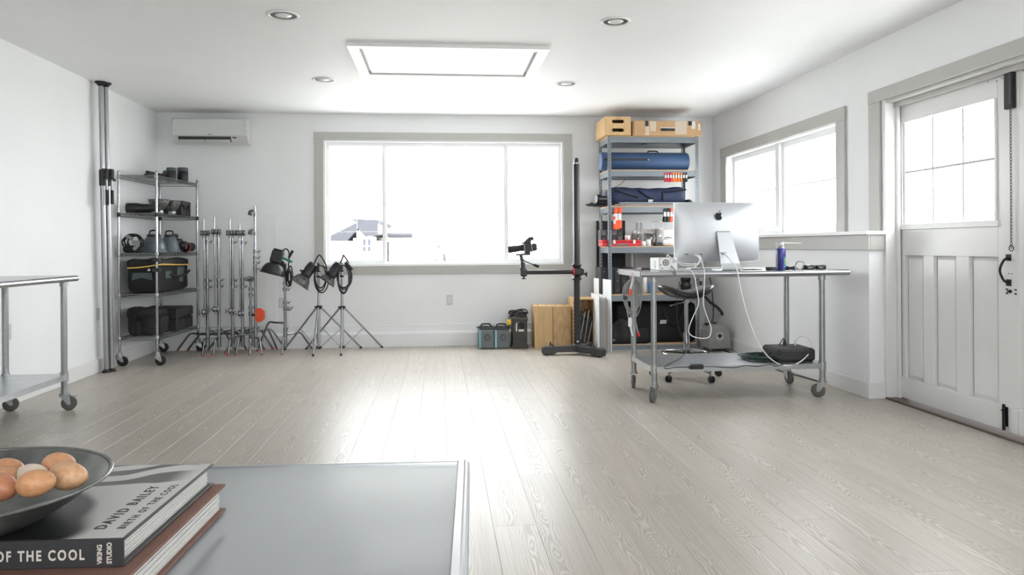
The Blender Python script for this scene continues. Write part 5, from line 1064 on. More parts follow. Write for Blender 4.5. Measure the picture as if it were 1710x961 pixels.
o = thing('stalk_gadget', 'black block with a thin stalk on the fourth board', 'gadget', (atY(1099, 410, 8.34).x, 8.35, z0)); x = atY(1099, 405, 8.34).x; MB().box(x-.04, x+.04, 8.31, 8.39, z0, z0+.042, .005).build('block', M['black'], o); MB().cyl((x-.02, 8.35, z0+.04), (x-.02, 8.35, z0+.135), .005, n=8).cyl((x-.02, 8.35, z0+.13), (x-.05, 8.34, z0+.14), .006, n=8).build('stalk', M['black'], o)
o = thing('white_parcel', 'crumpled white bundle on the fourth board half hidden by the computer', 'bundle', (atY(1117, 410, 8.36).x, 8.4, z0)); x = atY(1116, 405, 8.36).x; MB().soft(x-.085, x+.085, 8.31, 8.47, z0, z0+.085, .035, 51, .006).build('bundle', M['whitep'], o); MB().tube(smooth_path([(x-.05, 8.35, z0+.085), (x-.02, 8.34, z0+.10), (x+.04, 8.36, z0+.09)], 4), .005, 6).build('tie', M['mid'], o)
bx = sb(1057, 383, 1150, 411, 8.68, .05); MB().box(bx[0], bx[1], 8.69, 8.735, z0, bx[5], .012).build('white_tray', M['whitep'], None, 'white plastic tray upright at the back of the fourth board', 'tray')
# fifth board
z0 = LV[1]
for k in range(5):
    xa, xb_ = 1004+k*11, 1014.4+k*11; bx = sb(xa, 447+(k % 2)*1.5, xb_, 492, 8.36, .3); o = thing('archive_box', 'narrow black file box on the fifth board, %s from the left post' % ('first', 'second', 'third', 'fourth', 'fifth')[k], 'box', ((bx[0]+bx[1])/2, 8.5, z0), 'black file boxes on the fifth board')
    MB().box(bx[0], bx[1]-.002, 8.36, 8.66, z0, bx[5], .003).build('case', M['black'], o)
    for f in (.15, .5, .85): MB().cyl(((bx[0]+bx[1])/2, 8.3585, z0+(bx[5]-z0)*f), ((bx[0]+bx[1])/2, 8.361, z0+(bx[5]-z0)*f), .004, n=8).build('rivet', M['plate'], o)
bx = sb(1073, 450, 1082, 491, 8.36, .05); x = (bx[0]+bx[1])/2; o = thing('paper_roll', 'upright white paper roll on the fifth board', 'roll', (x, 8.40, z0)); MB().lathe([(.010, 0), (.029, 0), (.029, .27), (.010, .27)], (x, 8.40, z0), (0, 0, 1), 24, True).build('paper', M['whitep'], o); MB().lathe([(.0085, .0), (.0105, .0), (.0105, .274), (.0085, .274)], (x, 8.40, z0), (0, 0, 1), 16, True).build('core', M['cardk'], o)
M['bluel'] = pm('blue_label', (70, 128, 186), .4, 0, .2, 20); x = atY(1087, 480, 8.38).x; o = thing('spray_bottle', 'clear bottle with a blue label on the fifth board', 'bottle', (x, 8.38, z0)); MB().lathe([(.030, 0), (.034, .006), (.034, .15), (.028, .18), (.014, .20), (.013, .22)], (x, 8.38, z0), (0, 0, 1), 22).build('body', M['clear'], o); MB().lathe([(.0345, .012), (.0345, .125)], (x, 8.38, z0), (0, 0, 1), 22).build('label', M['bluel'], o); MB().lathe([(.016, .215), (.018, .22), (.018, .25), (.012, .255)], (x, 8.38, z0), (0, 0, 1), 16).build('cap', M['whitep'], o)
x = atY(1145, 480, 8.36).x; o = thing('studio_lens', 'thick black lens standing on the fifth board behind the stool', 'lens', (x, 8.36, z0)); MB().lathe([(.06, 0), (.066, .005), (.066, .03), (.058, .035), (.058, .07), (.064, .075), (.064, .10), (.052, .108), (.052, .14), (.058, .145), (.058, .18), (.05, .19)], (x, 8.36, z0), (0, 0, 1), 28).build('barrel', M['lens'], o)
MB().lathe([(.067, .010), (.068, .013), (.068, .022), (.067, .025)], (x, 8.36, z0), (0, 0, 1), 28).build('chrome_ring', M['alu'], o); MB().box(x-.10, x-.055, 8.32, 8.37, z0, z0+.05, .008).build('bracket', M['black'], o)
M['lgrey'] = pm('light_grey_sheet', (176, 178, 181), .45, 0, .03, 4)
bx = sb(1060, 424.5, 1160, 492, 8.70, .01); MB().box(bx[0], bx[1], 8.705, 8.713, z0, bx[5], .001).build('grey_panel', M['lgrey'], None, 'light grey sheet upright at the back of the fifth board', 'panel')
x = atY(1058.5, 430, 8.6).x; MB().cyl((x, 8.68, z0), (x, 8.68, LV[2]-.04), .014, n=14).lathe([(.017, 0), (.017, .02)], (x, 8.68, z0), (0, 0, 1), 14).build('white_tube', M['whitep'], None, 'upright white tube left of the grey sheet on the fifth board', 'tube')
# bottom board: black bags
z0 = LV[0]; bx = sb(1030, 506, 1164, 574, 8.36, .34); o = thing('duffel_bag', 'big black duffel bag with a white logo patch on the lowest board', 'bag', ((bx[0]+bx[1])/2, 8.5, z0)); MB().soft(bx[0], bx[1], 8.38, 8.72, z0, bx[5], .05, 61, .004, nx=24, nz=12).build('body', M['nylond'], o)
a = atY(1102, 541, 8.37); b = atY(1114, 535, 8.37); MB().prism([(0, 0), (b.x-a.x-.01, 0), (b.x-a.x, b.z-a.z), (.01, b.z-a.z)], (a.x, 8.377, a.z), (1, 0, 0), (0, 0, 1), .004).build('logo_patch', M['label'], o)
lg = MB()
for k in range(4): xx = a.x+.016+k*.0165; lg.prism([(0, 0), (.005, 0), (.012, .022), (.007, .022)], (xx, 8.3725, a.z+.009), (1, 0, 0), (0, 0, 1), .001)
lg.build('logo_strokes', M['tapeb'], o, kind='stuff')
MB().tube(smooth_path([(bx[0]+.55, 8.375, bx[5]-.06), (bx[0]+.6, 8.36, bx[5]-.2), (bx[0]+.72, 8.36, bx[5]-.22), (bx[0]+.78, 8.375, bx[5]-.06)], 5), .014, 6).build('handle', M['nylon'], o)
bx = sb(1019, 538, 1088, 575, 8.29, .2); o = thing('rucksack', 'soft black rucksack slumped in front of the duffel bag', 'bag', ((bx[0]+bx[1])/2, 8.33, z0)); MB().soft(bx[0], bx[0]+.28, 8.285, 8.376, z0, bx[5]+.0, .045, 71, .012, sag=-.02).build('body', M['nylon'], o); MB().soft(bx[0]+.24, bx[1], 8.29, 8.376, z0, z0+.17, .045, 72, .012).build('side_pocket', M['nylon'], o); MB().lathe([(.006, 0), (.016, .002), (.016, .006)], (bx[0]+.04, 8.286, z0+.05), (0, -1, 0), 14).build('button', M['mid'], o)

# ---- garment steamer
M['gran'] = pm('speckled_grey_plastic', (150, 149, 147), .5, 0, .3, 220, detail=1.0)
c = fz(1194, 580); c.y = 8.10; c.x = atY(1194, 560, 8.10).x
o = thing('garment_steamer', 'speckled grey garment steamer on small wheels in the back right corner', 'steamer', (c.x, c.y, 0))
hw, hd, zb, zt = .128, .13, .035, atY(1194, 541, 8.1).z
prof = [(-hw, zb+.01), (-hw+.01, zb), (hw-.01, zb), (hw, zb+.01), (hw*.97, zb+.1), (hw*.90, zt-.07), (hw*.72, zt-.015), (hw*.5, zt), (-hw*.5, zt), (-hw*.72, zt-.015), (-hw*.90, zt-.07), (-hw*.97, zb+.1)]
MB().prism(prof, (c.x, c.y+hd, 0), (1, 0, 0), (0, 0, 1), 2*hd).build('body', M['gran'], o)
for sx in (-1, 1):
    for sy in (-1, 1): 
        cm = MB().cyl((c.x+sx*.085, c.y+sy*.09, .03), (c.x+sx*.085, c.y+sy*.09, zb+.005), .010, n=8).build('caster', M['alu'], o); MB().cyl((c.x+sx*.085-.009, c.y+sy*.09, .018), (c.x+sx*.085+.009, c.y+sy*.09, .018), .018, n=14).build('wheel', M['gplug'], cm)
e = Vector((c.x+.005, c.y-hd-.001, zb+.135)); MB().lathe([(.042, 0), (.042, .002)], e, (0, -1, 0), 24).build('badge', M['plate'], o); MB().prism([(-.036, 0), (-.02, .016), (0, .022), (.02, .016), (.036, 0), (.02, -.006), (-.02, -.006)], e+Vector((0, -.0025, 0)), (1, 0, 0), (0, 0, 1), .0015).build('badge_cap', M['black'], o); MB().prism([(-.014, .022), (0, .036), (.014, .022)], e+Vector((0, -.0025, 0)), (1, 0, 0), (0, 0, 1), .0015).build('badge_peak', M['black'], o); MB().lathe([(.014, 0), (.014, .002)], e+Vector((0, -.003, -.012)), (0, -1, 0), 14).build('badge_dot', M['black'], o)
MB().cyl((c.x-.005, c.y, zt-.005), (c.x-.005, c.y, zt+.02), .022, n=14).build('outlet', M['black'], o); MB().box(c.x-.11, c.x-.06, c.y-.03, c.y+.03, zt-.02, zt+.01, .006).build('filler_cap', M['black'], o)
q = atY(1206, 527, 8.05); MB().cyl((c.x-.005, c.y, zt+.015), (q.x, 8.05, q.z), .012, n=12).build('wand_tube', M['alu'], o)
MB().tube(smooth_path([(q.x, 8.05, q.z), (q.x-.005, 8.05, q.z+.03), atY(1198, 514, 8.05), atY(1186, 505, 8.05), atY(1178, 496, 8.06), atY(1172, 486, 8.08), atY(1170, 470, 8.1)], 6), .016, 10).build('hose', M['rubberd'], o)
MB().tube(smooth_path([atY(1184, 458, 8.12), atY(1188, 480, 8.12), atY(1191, 510, 8.10), atY(1190, 535, 8.1), (c.x-.08, c.y, zt-.002)], 6), .006, 6).build('power_cord', M['cable'], o)

# ================================================================== on and around the computer table
M['imac'] = pm('bead_blasted_aluminium', (190, 192, 196), .42, .6, .01, 3); M['logo'] = pm('gloss_black', (26, 26, 28), .45, spec=.2); M['wcable'] = pm('white_cable', (228, 228, 226), .4); M['gcable'] = pm('grey_cable', (150, 150, 148), .45)
YM = 5.60
def ip(px, py, Y=YM): return atY(px, py, Y)
a = ip(1125.5, 437.5); b = ip(1266.5, 338.5); x0, x1, z0, z1 = a.x, b.x, a.z, b.z; cxm, czm = (x0+x1)/2, (z0+z1)/2; hx, hz = (x1-x0)/2, (z1-z0)/2
o = thing('desktop_computer', 'silver all in one computer seen from behind on the steel table', 'computer', (cxm, YM, TZ))
m = MB(); NU, NV = 28, 20; vs = []
def rc(u, v):   # rounded outline
    return (u, v)
for j in range(NV+1):
    for i in range(NU+1):
        u, v = -1+2*i/NU, -1+2*j/NV; bul = max(0, 1-abs(u)**2.6)*max(0, 1-abs(v)**2.6); vs.append((cxm+u*hx, YM-.005-.048*bul**.8, czm+v*hz))
m.add(vs, [(j*(NU+1)+i, j*(NU+1)+i+1, (j+1)*(NU+1)+i+1, (j+1)*(NU+1)+i) for j in range(NV) for i in range(NU)], True)
m.box(x0, x1, YM-.006, YM+.002, z0, z1).build('housing', M['imac'], o)
MB().box(x0+.003, x1-.003, YM+.002, YM+.004, z0+.003, z1-.003).build('screen', M['logo'], o)
# stand: tilted arm that bends into a foot
w0, w1 = .052, .076; hxp = ip(1203, 386).x; bxp = ip(1211, 448).x; zt_ = ip(1203, 386).z; yb = YM-.135; vs = []; st = [(YM-.050, zt_, hxp, w0), (YM-.066, zt_-.01, hxp, w0), (YM-.115, TZ+.055, bxp-.004, w1*.97), (YM-.137, TZ+.018, bxp, w1), (YM-.135, TZ+.006, bxp, w1), (YM-.115, TZ+.001, bxp, w1), (YM+.075, TZ+.001, bxp, w1)]
bk = [(YM-.044, zt_-.012), (YM-.056, zt_-.016), (YM-.105, TZ+.06), (YM-.124, TZ+.022), (YM-.122, TZ+.014), (YM-.112, TZ+.010), (YM+.075, TZ+.008)]
for (y, z, x, w), (y2, z2) in zip(st, bk): vs += [(x-w, y, z), (x+w, y, z), (x+w, y2, z2), (x-w, y2, z2)]
fs = [(0, 1, 2, 3), (24, 27, 26, 25)]
for k in range(6): fs += [(4*k+q, 4*k+4+q, 4*k+4+(q+1) % 4, 4*k+(q+1) % 4) for q in range(4)]
m = MB(); m.add(vs, fs); m.build('stand', M['imac'], o)
hc = ip(1207.5, 420, YM-.092); nrm = Vector((0, -.97, .22)).normalized(); MB().lathe([(.028, 0), (.028, .002), (.002, .002)], hc+nrm*.002, nrm, 24).build('cable_hole', M['lgrey'], o)
# fruit logo
def circ(cx, cz, r, a0, a1, n): return [(cx+r*math.cos(math.radians(a0+(a1-a0)*k/n)), cz+r*math.sin(math.radians(a0+(a1-a0)*k/n))) for k in range(n+1)]
S = .030; ap = [(0, .80), (.18, .86), (.42, .93), (.66, .84), (.82, .66), (.62, .48), (.54, .22), (.60, -.06), (.78, -.22), (.88, -.28), (.76, -.58), (.56, -.86), (.40, -.98), (.22, -.96), (.02, -.90), (-.20, -.96), (-.40, -.98), (-.58, -.84), (-.80, -.50), (-.92, -.10), (-.92, .26), (-.80, .62), (-.60, .84), (-.34, .92), (-.14, .86)]
lc = ip(1200, 361.5, YM-.052); yl_ = YM-.0565
MB().prism([(p*S*.96, q*S) for p, q in ap], (lc.x, yl_+.002, lc.z), (1, 0, 0), (0, 0, 1), .0035).build('logo_body', M['logo'], o)
MB().prism([(p*S, q*S) for p, q in [(.02, 1.0), (.06, 1.2), (.2, 1.4), (.40, 1.5), (.38, 1.28), (.24, 1.1)]], (lc.x, yl_+.002, lc.z), (1, 0, 0), (0, 0, 1), .0035).build('logo_leaf', M['logo'], o)
for px, w in ((1144, .006), (1148, .022), (1156.5, .012), (1161, .012), (1165.5, .012), (1171, .014)):
    p = ip(px, 425, YM-.03); u = (p.x-cxm)/hx; v = (p.z-czm)/hz; yy = YM-.005-.048*(max(0, 1-abs(u)**2.6)*max(0, 1-abs(v)**2.6))**.8
    MB().box(p.x-w/2, p.x+w/2, yy-.0012, yy+.004, p.z-.004, p.z+.004).build('port', M['dark'], o)
# external drive box
a = ip(1101, 450.5, 5.55); b = ip(1131, 431, 5.55); x0, x1, zt_ = a.x, b.x, b.z
o = thing('drive_box', 'white box with a round fan grille left of the computer', 'electronics', ((x0+x1)/2, 5.67, TZ)); MB().box(x0, x1, 5.55, 5.80, TZ+.001, zt_, .006).build('body', M['whitep'], o)
fc = Vector((x0+.05, 5.5495, zt_-.035)); MB().tube([fc+Vector((.021*math.cos(2*PI*q/24), -.001, .021*math.sin(2*PI*q/24))) for q in range(24)], .0028, 6, True).build('fan_ring', M['dark'], o); g = MB()
for q in range(4): R = Matrix.Rotation(PI*q/4, 3, 'Y'); g.obox(fc, (.04, .002, .0025), R)
g.build('fan_spokes', M['dark'], o, kind='stuff'); MB().lathe([(.008, 0), (.008, .002)], (x1-.03, 5.5495, zt_-.03), (0, -1, 0), 12).build('port', M['lgrey'], o)
for xx, zz in ((x0+.022, .02), (x0+.09, .018), (x0+.012, .045)): MB().box(xx-.006, xx+.006, 5.5485, 5.55, TZ+zz-.003, TZ+zz+.003).build('socket', M['dark'], o)
for zz in (.032, .062): MB().tube([Vector((x0-.0005, 5.66+.012*math.cos(2*PI*q/14), TZ+zz+.012*math.sin(2*PI*q/14))) for q in range(14)], .0012, 5, True).build('embossed_ring', M['plate'], o)
# keyboard, tablet, small things
o = thing('keyboard', 'thin white keyboard lying behind the computer stand', 'keyboard', (2.18, 5.95, TZ)); MB().box(1.98, 2.42, 5.80, 5.92, TZ+.001, TZ+.011, .003).build('tray', M['imac'], o); kk = MB()
for r_ in range(5):
    for c_ in range(15): kk.box(1.988+c_*.0285, 2.012+c_*.0285, 5.808+r_*.022, 5.826+r_*.022, TZ+.011, TZ+.014)
kk.build('keys', M['whitep'], o, kind='stuff')
o = thing('tablet', 'thin black tablet lying right of the computer stand', 'tablet', (2.5, 5.6, TZ)); a = ip(1243, 451, 5.52); b = ip(1273, 451, 5.52); MB().box(a.x, b.x, 5.52, 5.70, TZ+.001, TZ+.008, .002).build('body', M['logo'], o); MB().box(a.x+.01, b.x-.01, 5.53, 5.69, TZ+.008, TZ+.0085).build('glass', M['dark'], o)
p = ip(1092, 450, 5.9); MB().box(1.60, 1.74, 5.88, 6.02, TZ+.001, TZ+.012, .003).build('notebook', M['black'], None, 'small black notebook lying behind the white box', 'notebook')
M['canb'] = pm('blue_can', (58, 56, 132), .28, .1, .05, 5); M['cang'] = pm('green_swirl', (150, 168, 66), .3, 0, .2, 20); M['cant'] = pm('teal_swirl', (62, 132, 176), .3, 0, .1, 20)
c = ip(1304, 452.5, 5.52); r = .0365; h = ip(1304, 415.5, 5.52).z-TZ
o = thing('air_duster', 'blue spray can of compressed air with a white nozzle straw', 'spray can', (c.x, 5.52, TZ)); MB().lathe([(r*.9, .0), (r, .004), (r, h-.012), (r*.92, h-.003), (r*.74, h+.004)], (c.x, 5.52, TZ), (0, 0, 1), 30).build('can', M['canb'], o)
MB().lathe([(r*.76, h+.002), (r*.72, h+.012), (r*.35, h+.018), (r*.3, h+.022)], (c.x, 5.52, TZ), (0, 0, 1), 24).build('dome', M['alu'], o)
MB().lathe([(.016, h+.012), (.026, h+.016), (.026, h+.046), (.018, h+.052)], (c.x-.012, 5.52, TZ), (0, 0, 1), 16).build('cap', M['clear'], o)
MB().box(c.x+.008, c.x+.022, 5.508, 5.532, TZ+h+.004, TZ+h+.05, .004).build('trigger', M['whitep'], o); e = ip(1338, 406.5, 5.50); MB().cyl((c.x+.012, 5.52, TZ+h+.043), (e.x, 5.50, e.z), .0035, n=8).build('straw', M['whitep'], o)
def onc(name, th0, th1, z0, z1, mt, dr=.0005):
    vs = []; n = 8
    for k in range(n+1):
        t = math.radians(th0+(th1-th0)*k/n); vs += [(c.x+(r+dr)*math.sin(t), 5.52-(r+dr)*math.cos(t), TZ+z0), (c.x+(r+dr)*math.sin(t), 5.52-(r+dr)*math.cos(t), TZ+z1)]
    MB().add(vs, [(2*k, 2*k+2, 2*k+3, 2*k+1) for k in range(n)], True).build(name, M[mt], o)
onc('label_swirl', 10, 80, h*.12, h*.62, 'cant', .0004); onc('label_swirl', 22, 80, h*.26, h*.54, 'cang', .0008); onc('label_flash', 42, 80, h*.36, h*.42, 'label', .0012); onc('label_flash', 40, 78, h*.80, h*.84, 'label', .0008); onc('side_print', -75, -62, h*.08, h*.9, 'lgrey', .0006)
def lenscap(px, w, lab, kind):
    p = ip(px, 452, 5.50); o = thing('lens_accessory', lab, 'camera accessory', (p.x, 5.5, TZ), 'black camera accessories on the table'); z = TZ+.001
    if kind == 'cap':
        MB().lathe([(w, 0), (w, .02), (w*.94, .024), (.004, .024)], (p.x, 5.5, z), (0, 0, 1), 26).build('body', M['black'], o); MB().lathe([(w*1.01, .004), (w*1.01, .016)], (p.x, 5.5, z), (0, 0, 1), 26).build('knurl', M['rubberd'], o)
    elif kind == 'hood':
        MB().lathe([(.030, -.02), (.034, -.02), (.034, .02), (.030, .02)], (p.x, 5.5, z+.034), (.45, 1, .1), 26, True).build('ring', M['black'], o); MB().box(p.x-.03, p.x+.03, 5.49, 5.53, z, z+.006, .002).build('mount', M['black'], o)
    elif kind == 'strap':
        m = MB()
        for k in range(3): m.tube([(p.x+(w-.004*k)*math.cos(2*PI*q/22), 5.5+.018*math.sin(2*PI*q/22), z+.006+.007*k+.004*math.sin(2*PI*q/22*2+k)) for q in range(22)], .006, 6, True)
        m.build('loops', M['nylon'], o); MB().box(p.x-.012, p.x+.012, 5.478, 5.49, z+.004, z+.016, .003).build('buckle', M['black'], o)
    else:
        MB().soft(p.x-w, p.x+w, 5.475, 5.54, z, z+.036, .014, 5+int(px), .002).build('body', M['lens'], o); MB().box(p.x-w*.6, p.x+w*.2, 5.472, 5.478, z+.01, z+.02, .002).build('latch', M['gplug'], o); MB().tube([(p.x+w*.5+.012*math.cos(2*PI*q/14), 5.478, z+.018+.012*math.sin(2*PI*q/14)) for q in range(14)], .003, 5, True).build('eyelet', M['black'], o)
lenscap(1287, .038, 'low round black lens cap left of the blue can', 'cap'); lenscap(1320, .036, 'looped black strap just right of the blue can', 'strap'); lenscap(1336, .03, 'black lens hood ring standing on edge on the table', 'hood'); lenscap(1352, .042, 'left black camera pouch at the right end of the table', 'pouch'); lenscap(1370, .040, 'right black camera pouch at the right end of the table', 'pouch')

# ---- cables of the computer
def cable(name, lab, pts, r, mt, k=7): return MB().tube(smooth_path(pts, k), r, 8).build(name, M[mt], None, lab, 'cable')
ys = 5.40
for k, (pa, zz, pb) in enumerate((((1155, 425), 443, (1118, 429)), ((1159, 425), 446, (1121, 431)), ((1162, 425.5), 451, (1134, 450)))):
    s0 = ip(pa[0], pa[1], YM-.045); e0 = ip(pb[0], pb[1], 5.56 if k < 2 else 5.52); tp_ = ip(1168+k, 432, 5.47)
    pts = [s0, ip(pa[0]+4, pa[1]+1, 5.50), tp_, ip(1164, 440+k*2, 5.46), ip(1150, zz-2, 5.46), ip(1136, zz-4 if k < 2 else 450.3, 5.48), e0]
    if k < 2: pts += [ip(pb[0]-3, pb[1]-3+k, 5.62), ip(pb[0]-5, pb[1]+.5, 5.68)]
    for p_ in pts: p_.z = max(p_.z, TZ+.005)
    cable('data_cable', ('upper white cable from the computer ports to the white box', 'middle white cable from the computer ports to the white box', 'lowest white cable from the computer ports along the table')[k], pts, .0035, 'wcable')
cable('power_lead', 'long pale cable from the computer stand down to the black box', [ip(1208, 423, 5.50), ip(1218, 432, 5.42), ip(1227, 444, 5.40), ip(1231, 452, 5.395), ip(1236, 480, 5.39), ip(1246, 520, 5.39), ip(1260, 560, 5.39), ip(1276, 588, 5.41), ip(1290, 602, 5.45), ip(1305, 610, 5.47), ip(1322, 610.5, 5.47), ip(1340, 602, 5.50), ip(1353, 587, 5.55), ip(1354, 573, 5.60), ip(1346, 563.5, 5.64), ip(1336, 563, 5.66), ip(1329, 570, 5.68), ip(1327.5, 580, 5.69)], .0042, 'wcable')
cable('looped_cable', 'white cable hanging in a long loop in front of the stool', [ip(1165, 426, YM-.045), ip(1170, 431, 5.48), ip(1174, 445, 5.41), ip(1176.5, 456, 5.395), ip(1176, 480, 5.39), ip(1174.5, 508, 5.39), ip(1181, 530, 5.39), ip(1187.5, 548, 5.39), ip(1185, 562, 5.39), ip(1176, 565.5, 5.39), ip(1160, 563.5, 5.39), ip(1151, 557, 5.39), ip(1151, 546, 5.39), ip(1158, 528, 5.39), ip(1166.5, 507, 5.39), ip(1163, 480, 5.39), ip(1159, 460, 5.395), ip(1152, 451, 5.42), ip(1147, 449.5, 5.50)], .0036, 'wcable')
cable('short_lead', 'short black lead from the white box over the table edge', [ip(1121, 445, 5.545), ip(1124, 448, 5.47), ip(1127, 452, 5.41), ip(1128, 457.5, 5.397), ip(1128, 460, 5.40)], .0035, 'cable')
# on the lower shelf
zs = SZ
a = atZ(1150, 617, zs); b = atZ(1175, 617, zs); o = thing('power_adapter', 'black power adapter on the lower shelf of the computer table', 'adapter', ((a.x+b.x)/2, a.y, zs)); MB().box(a.x, b.x, a.y-.025, a.y+.03, zs+.001, zs+.034, .006).build('body', M['black'], o); MB().box(a.x+.02, b.x-.02, a.y-.02, a.y+.02, zs+.034, zs+.0345).build('label', M['dark'], o)
cable('adapter_lead', 'dark thin cable falling behind the table to the power adapter', [atY(1135, 470, 6.18), atY(1131, 500, 6.18), atY(1130.5, 530, 6.19), atY(1135, 553, 6.19), atY(1144, 572, 6.17), atY(1145.5, 588, 6.10), atZ(1136, 598, zs+.006), atZ(1112, 611, zs+.006), atZ(1112, 616, zs+.006), atZ(1130, 614, zs+.006), Vector((a.x+.005, a.y, zs+.016))], .0032, 'cable')
cable('adapter_output', 'black cable from the power adapter along the shelf to the black box', [Vector((b.x-.005, a.y, zs+.016)), atZ(1195, 613, zs+.006), atZ(1225, 614.5, zs+.006), atZ(1245, 611, zs+.006), atZ(1265, 612.5, zs+.006), atZ(1285, 609, zs+.006), atZ(1296, 612, zs+.006), atZ(1310, 608, zs+.006)], .0032, 'cable')
fa = atZ(1307, 613, zs); fb_ = atZ(1364, 611.5, zs); y0 = 5.53
o = thing('battery_backup', 'black power backup box on the right of the lower table shelf', 'power box', (fb_.x-.1, 5.68, zs)); xa, xb_ = ip(1297, 600, 5.70).x, ip(1363, 600, 5.53).x; xa = atY(1306, 600, y0).x-.03
zt_ = zs+.105; MB().box(xa, xb_, y0, y0+.30, zs+.006, zt_, .018).build('body', M['case'], o); MB().box(xa+.02, xb_-.02, y0+.02, y0+.28, zs, zs+.007).build('feet', M['rubberd'], o); MB().box(xa-.004, xa+.06, y0-.002, y0+.2, zs+.03, zs+.05, .006).build('vent', M['black'], o)
MB().box(xa+.06, xb_-.06, y0+.14, y0+.25, zt_-.001, zt_+.003, .002).build('socket_bar', M['dark'], o); pl_ = ip(1327.5, 583, 5.69); MB().lathe([(.014, 0), (.014, .025), (.008, .034), (.007, .045)], (pl_.x, 5.69, zt_+.002), (0, 0, 1), 14).build('white_plug', M['clear'], o); p_ = atY(1310, 582, 5.72); MB().lathe([(.014, 0), (.013, .02), (.007, .045)], (p_.x, 5.72, zt_+.002), (0, 0, 1), 12).build('black_plug', M['black'], o)
M['dgreen'] = pm('dark_green_cable', (36, 58, 54), .45, 0, .15, 20); m = MB(); cc_ = atZ(1268, 601, zs); rn = random.Random(12)
cc_.y = 5.74; cc_.x = atY(1268, 600, 5.74).x
for k in range(9):
    rx, ry = rn.uniform(.11, .155), rn.uniform(.10, .155); ox, oy = rn.uniform(-.012, .012), rn.uniform(-.015, .015)
    m.tube([(cc_.x+ox+rx*math.cos(2*PI*q/36), cc_.y+oy+ry*math.sin(2*PI*q/36), zs+.007+.0075*(k//2)+.004*math.sin(2*PI*q/36*2+k)) for q in range(36)], .0055, 6, True)
m.build('cable_coil', M['dgreen'], None, 'coil of dark green cable on the lower table shelf', 'cable')
cable('backup_lead', 'black lead arching from the green coil to the black box plug', [atZ(1282, 598, zs+.02), ip(1286, 590, 5.66), ip(1297, 582, 5.70), Vector((p_.x-.01, 5.72, zt_+.055)), Vector((p_.x, 5.72, zt_+.04))], .004, 'cable')
cable('floor_cable', 'black cable running on the floor along the right baseboard', [Vector((c.x*0+3.10, 8.0, .005)), Vector((3.13, 7.4, .005)), Vector((3.10, 6.8, .005)), atZ(1330, 627, .005), atZ(1352, 633, .005), atZ(1370, 640, .005), Vector((2.97, 5.72, .005)), Vector((2.945, 5.58, .10)), Vector((2.93, 5.53, .20))], .006, 'cable')
# hanging coil on the table's left end
o = thing('hanging_cable_coil', 'coil of grey cable with red tape hanging from the left end of the table', 'cable', (1.47, 5.72, .55)); m = MB(); rn = random.Random(15)
yc_ = 5.68; top = atY(1056, 461, yc_); bot = atY(1056, 532, yc_); mid = atY(1056, 495, yc_)
for k in range(8):
    rx = rn.uniform(.036, .068); rz = (top.z-bot.z)/2*rn.uniform(.72, .98); ox = rn.uniform(-.012, .012); zc2 = top.z-.03-rz
    m.tube([(mid.x-.005+ox+rx*math.sin(2*PI*q/30)*(1+.15*math.cos(2*PI*q/30)), yc_-.03+.006*k, zc2+rz*math.cos(2*PI*q/30)) for q in range(30)], .0036, 6, True)
m.build('loops', M['gcable'], o)
MB().tube(smooth_path([(top.x+.005, yc_, TZ-.015), (top.x, yc_-.03, top.z-.02), (top.x-.02, yc_-.035, top.z-.08), (top.x-.03, yc_-.03, top.z-.14)], 5), .010, 8).build('white_tie', M['whitep'], o)
MB().cyl((top.x-.022, yc_-.045, top.z-.10), (top.x-.036, yc_-.045, top.z-.15), .012, n=10).build('orange_tape', M['or3'], o); MB().cyl((top.x+.006, yc_, TZ-.02), (top.x, yc_-.01, TZ-.052), .0125, n=10).build('red_tape', M['redk'], o)
q_ = atY(1052, 535, yc_-.03); MB().box(q_.x-.014, q_.x+.012, yc_-.045, yc_-.025, q_.z-.05, q_.z+.02, .004).build('plug', M['whitep'], o); MB().tube(smooth_path([(q_.x, yc_-.035, q_.z-.04), (q_.x+.01, yc_-.035, q_.z-.09), (q_.x+.018, yc_-.035, q_.z-.12)], 4), .007, 8).build('tail', M['whitep'], o)
MB().tube(smooth_path([(mid.x+.01, yc_-.03, q_.z+.02), (mid.x+.03, yc_-.03, q_.z-.07), (mid.x+.035, yc_-.03, q_.z-.10)], 4), .004, 6).build('second_tail', M['gcable'], o); MB().cyl((mid.x+.034, yc_-.03, q_.z-.09), (mid.x+.042, yc_-.03, q_.z-.125), .009, n=10).build('red_end', M['redk'], o); MB().obox((mid.x-.062, yc_-.02, mid.z-.01), (.03, .04, .028), None, .006).build('velcro', M['black'], o)

# ---- saddle stool behind the table
M['leather'] = pm('black_leatherette', (24, 24, 26), .3, 0, .1, 20, .06, 90, coat=.2)
YST = 6.46; sc = atY(1146, 560, YST); sx = sc.x
o = thing('saddle_stool', 'black saddle stool with a chrome column behind the table', 'stool', (sx, YST, 0))
zseat = atY(1146, 492, YST).z; m = MB(); NU, NV = 24, 16; top = []; bt = []
for j in range(NV+1):
    for i in range(NU+1):
        u, v = -1+2*i/NU, -1+2*j/NV; uu = u*math.sqrt(1-v*v/2.2); vv = v*math.sqrt(1-u*u/2.2); x = sx+uu*.245; y = YST+vv*.20; e = max(abs(u), abs(v))
        zz = zseat+.055*(abs(uu)**2.0)-.03*vv*abs(vv)*.3-.012*math.cos(uu*3)+.0; edge = .03*max(0, (e-.6)/.4)**2.2
        top.append((x, y, zz+.045-edge)); bt.append((x, y, zz-.030+edge*.7))
f = [(j*(NU+1)+i, j*(NU+1)+i+1, (j+1)*(NU+1)+i+1, (j+1)*(NU+1)+i) for j in range(NV) for i in range(NU)]
m.add(top, f, True).add(bt, [q[::-1] for q in f], True); n1 = NU+1
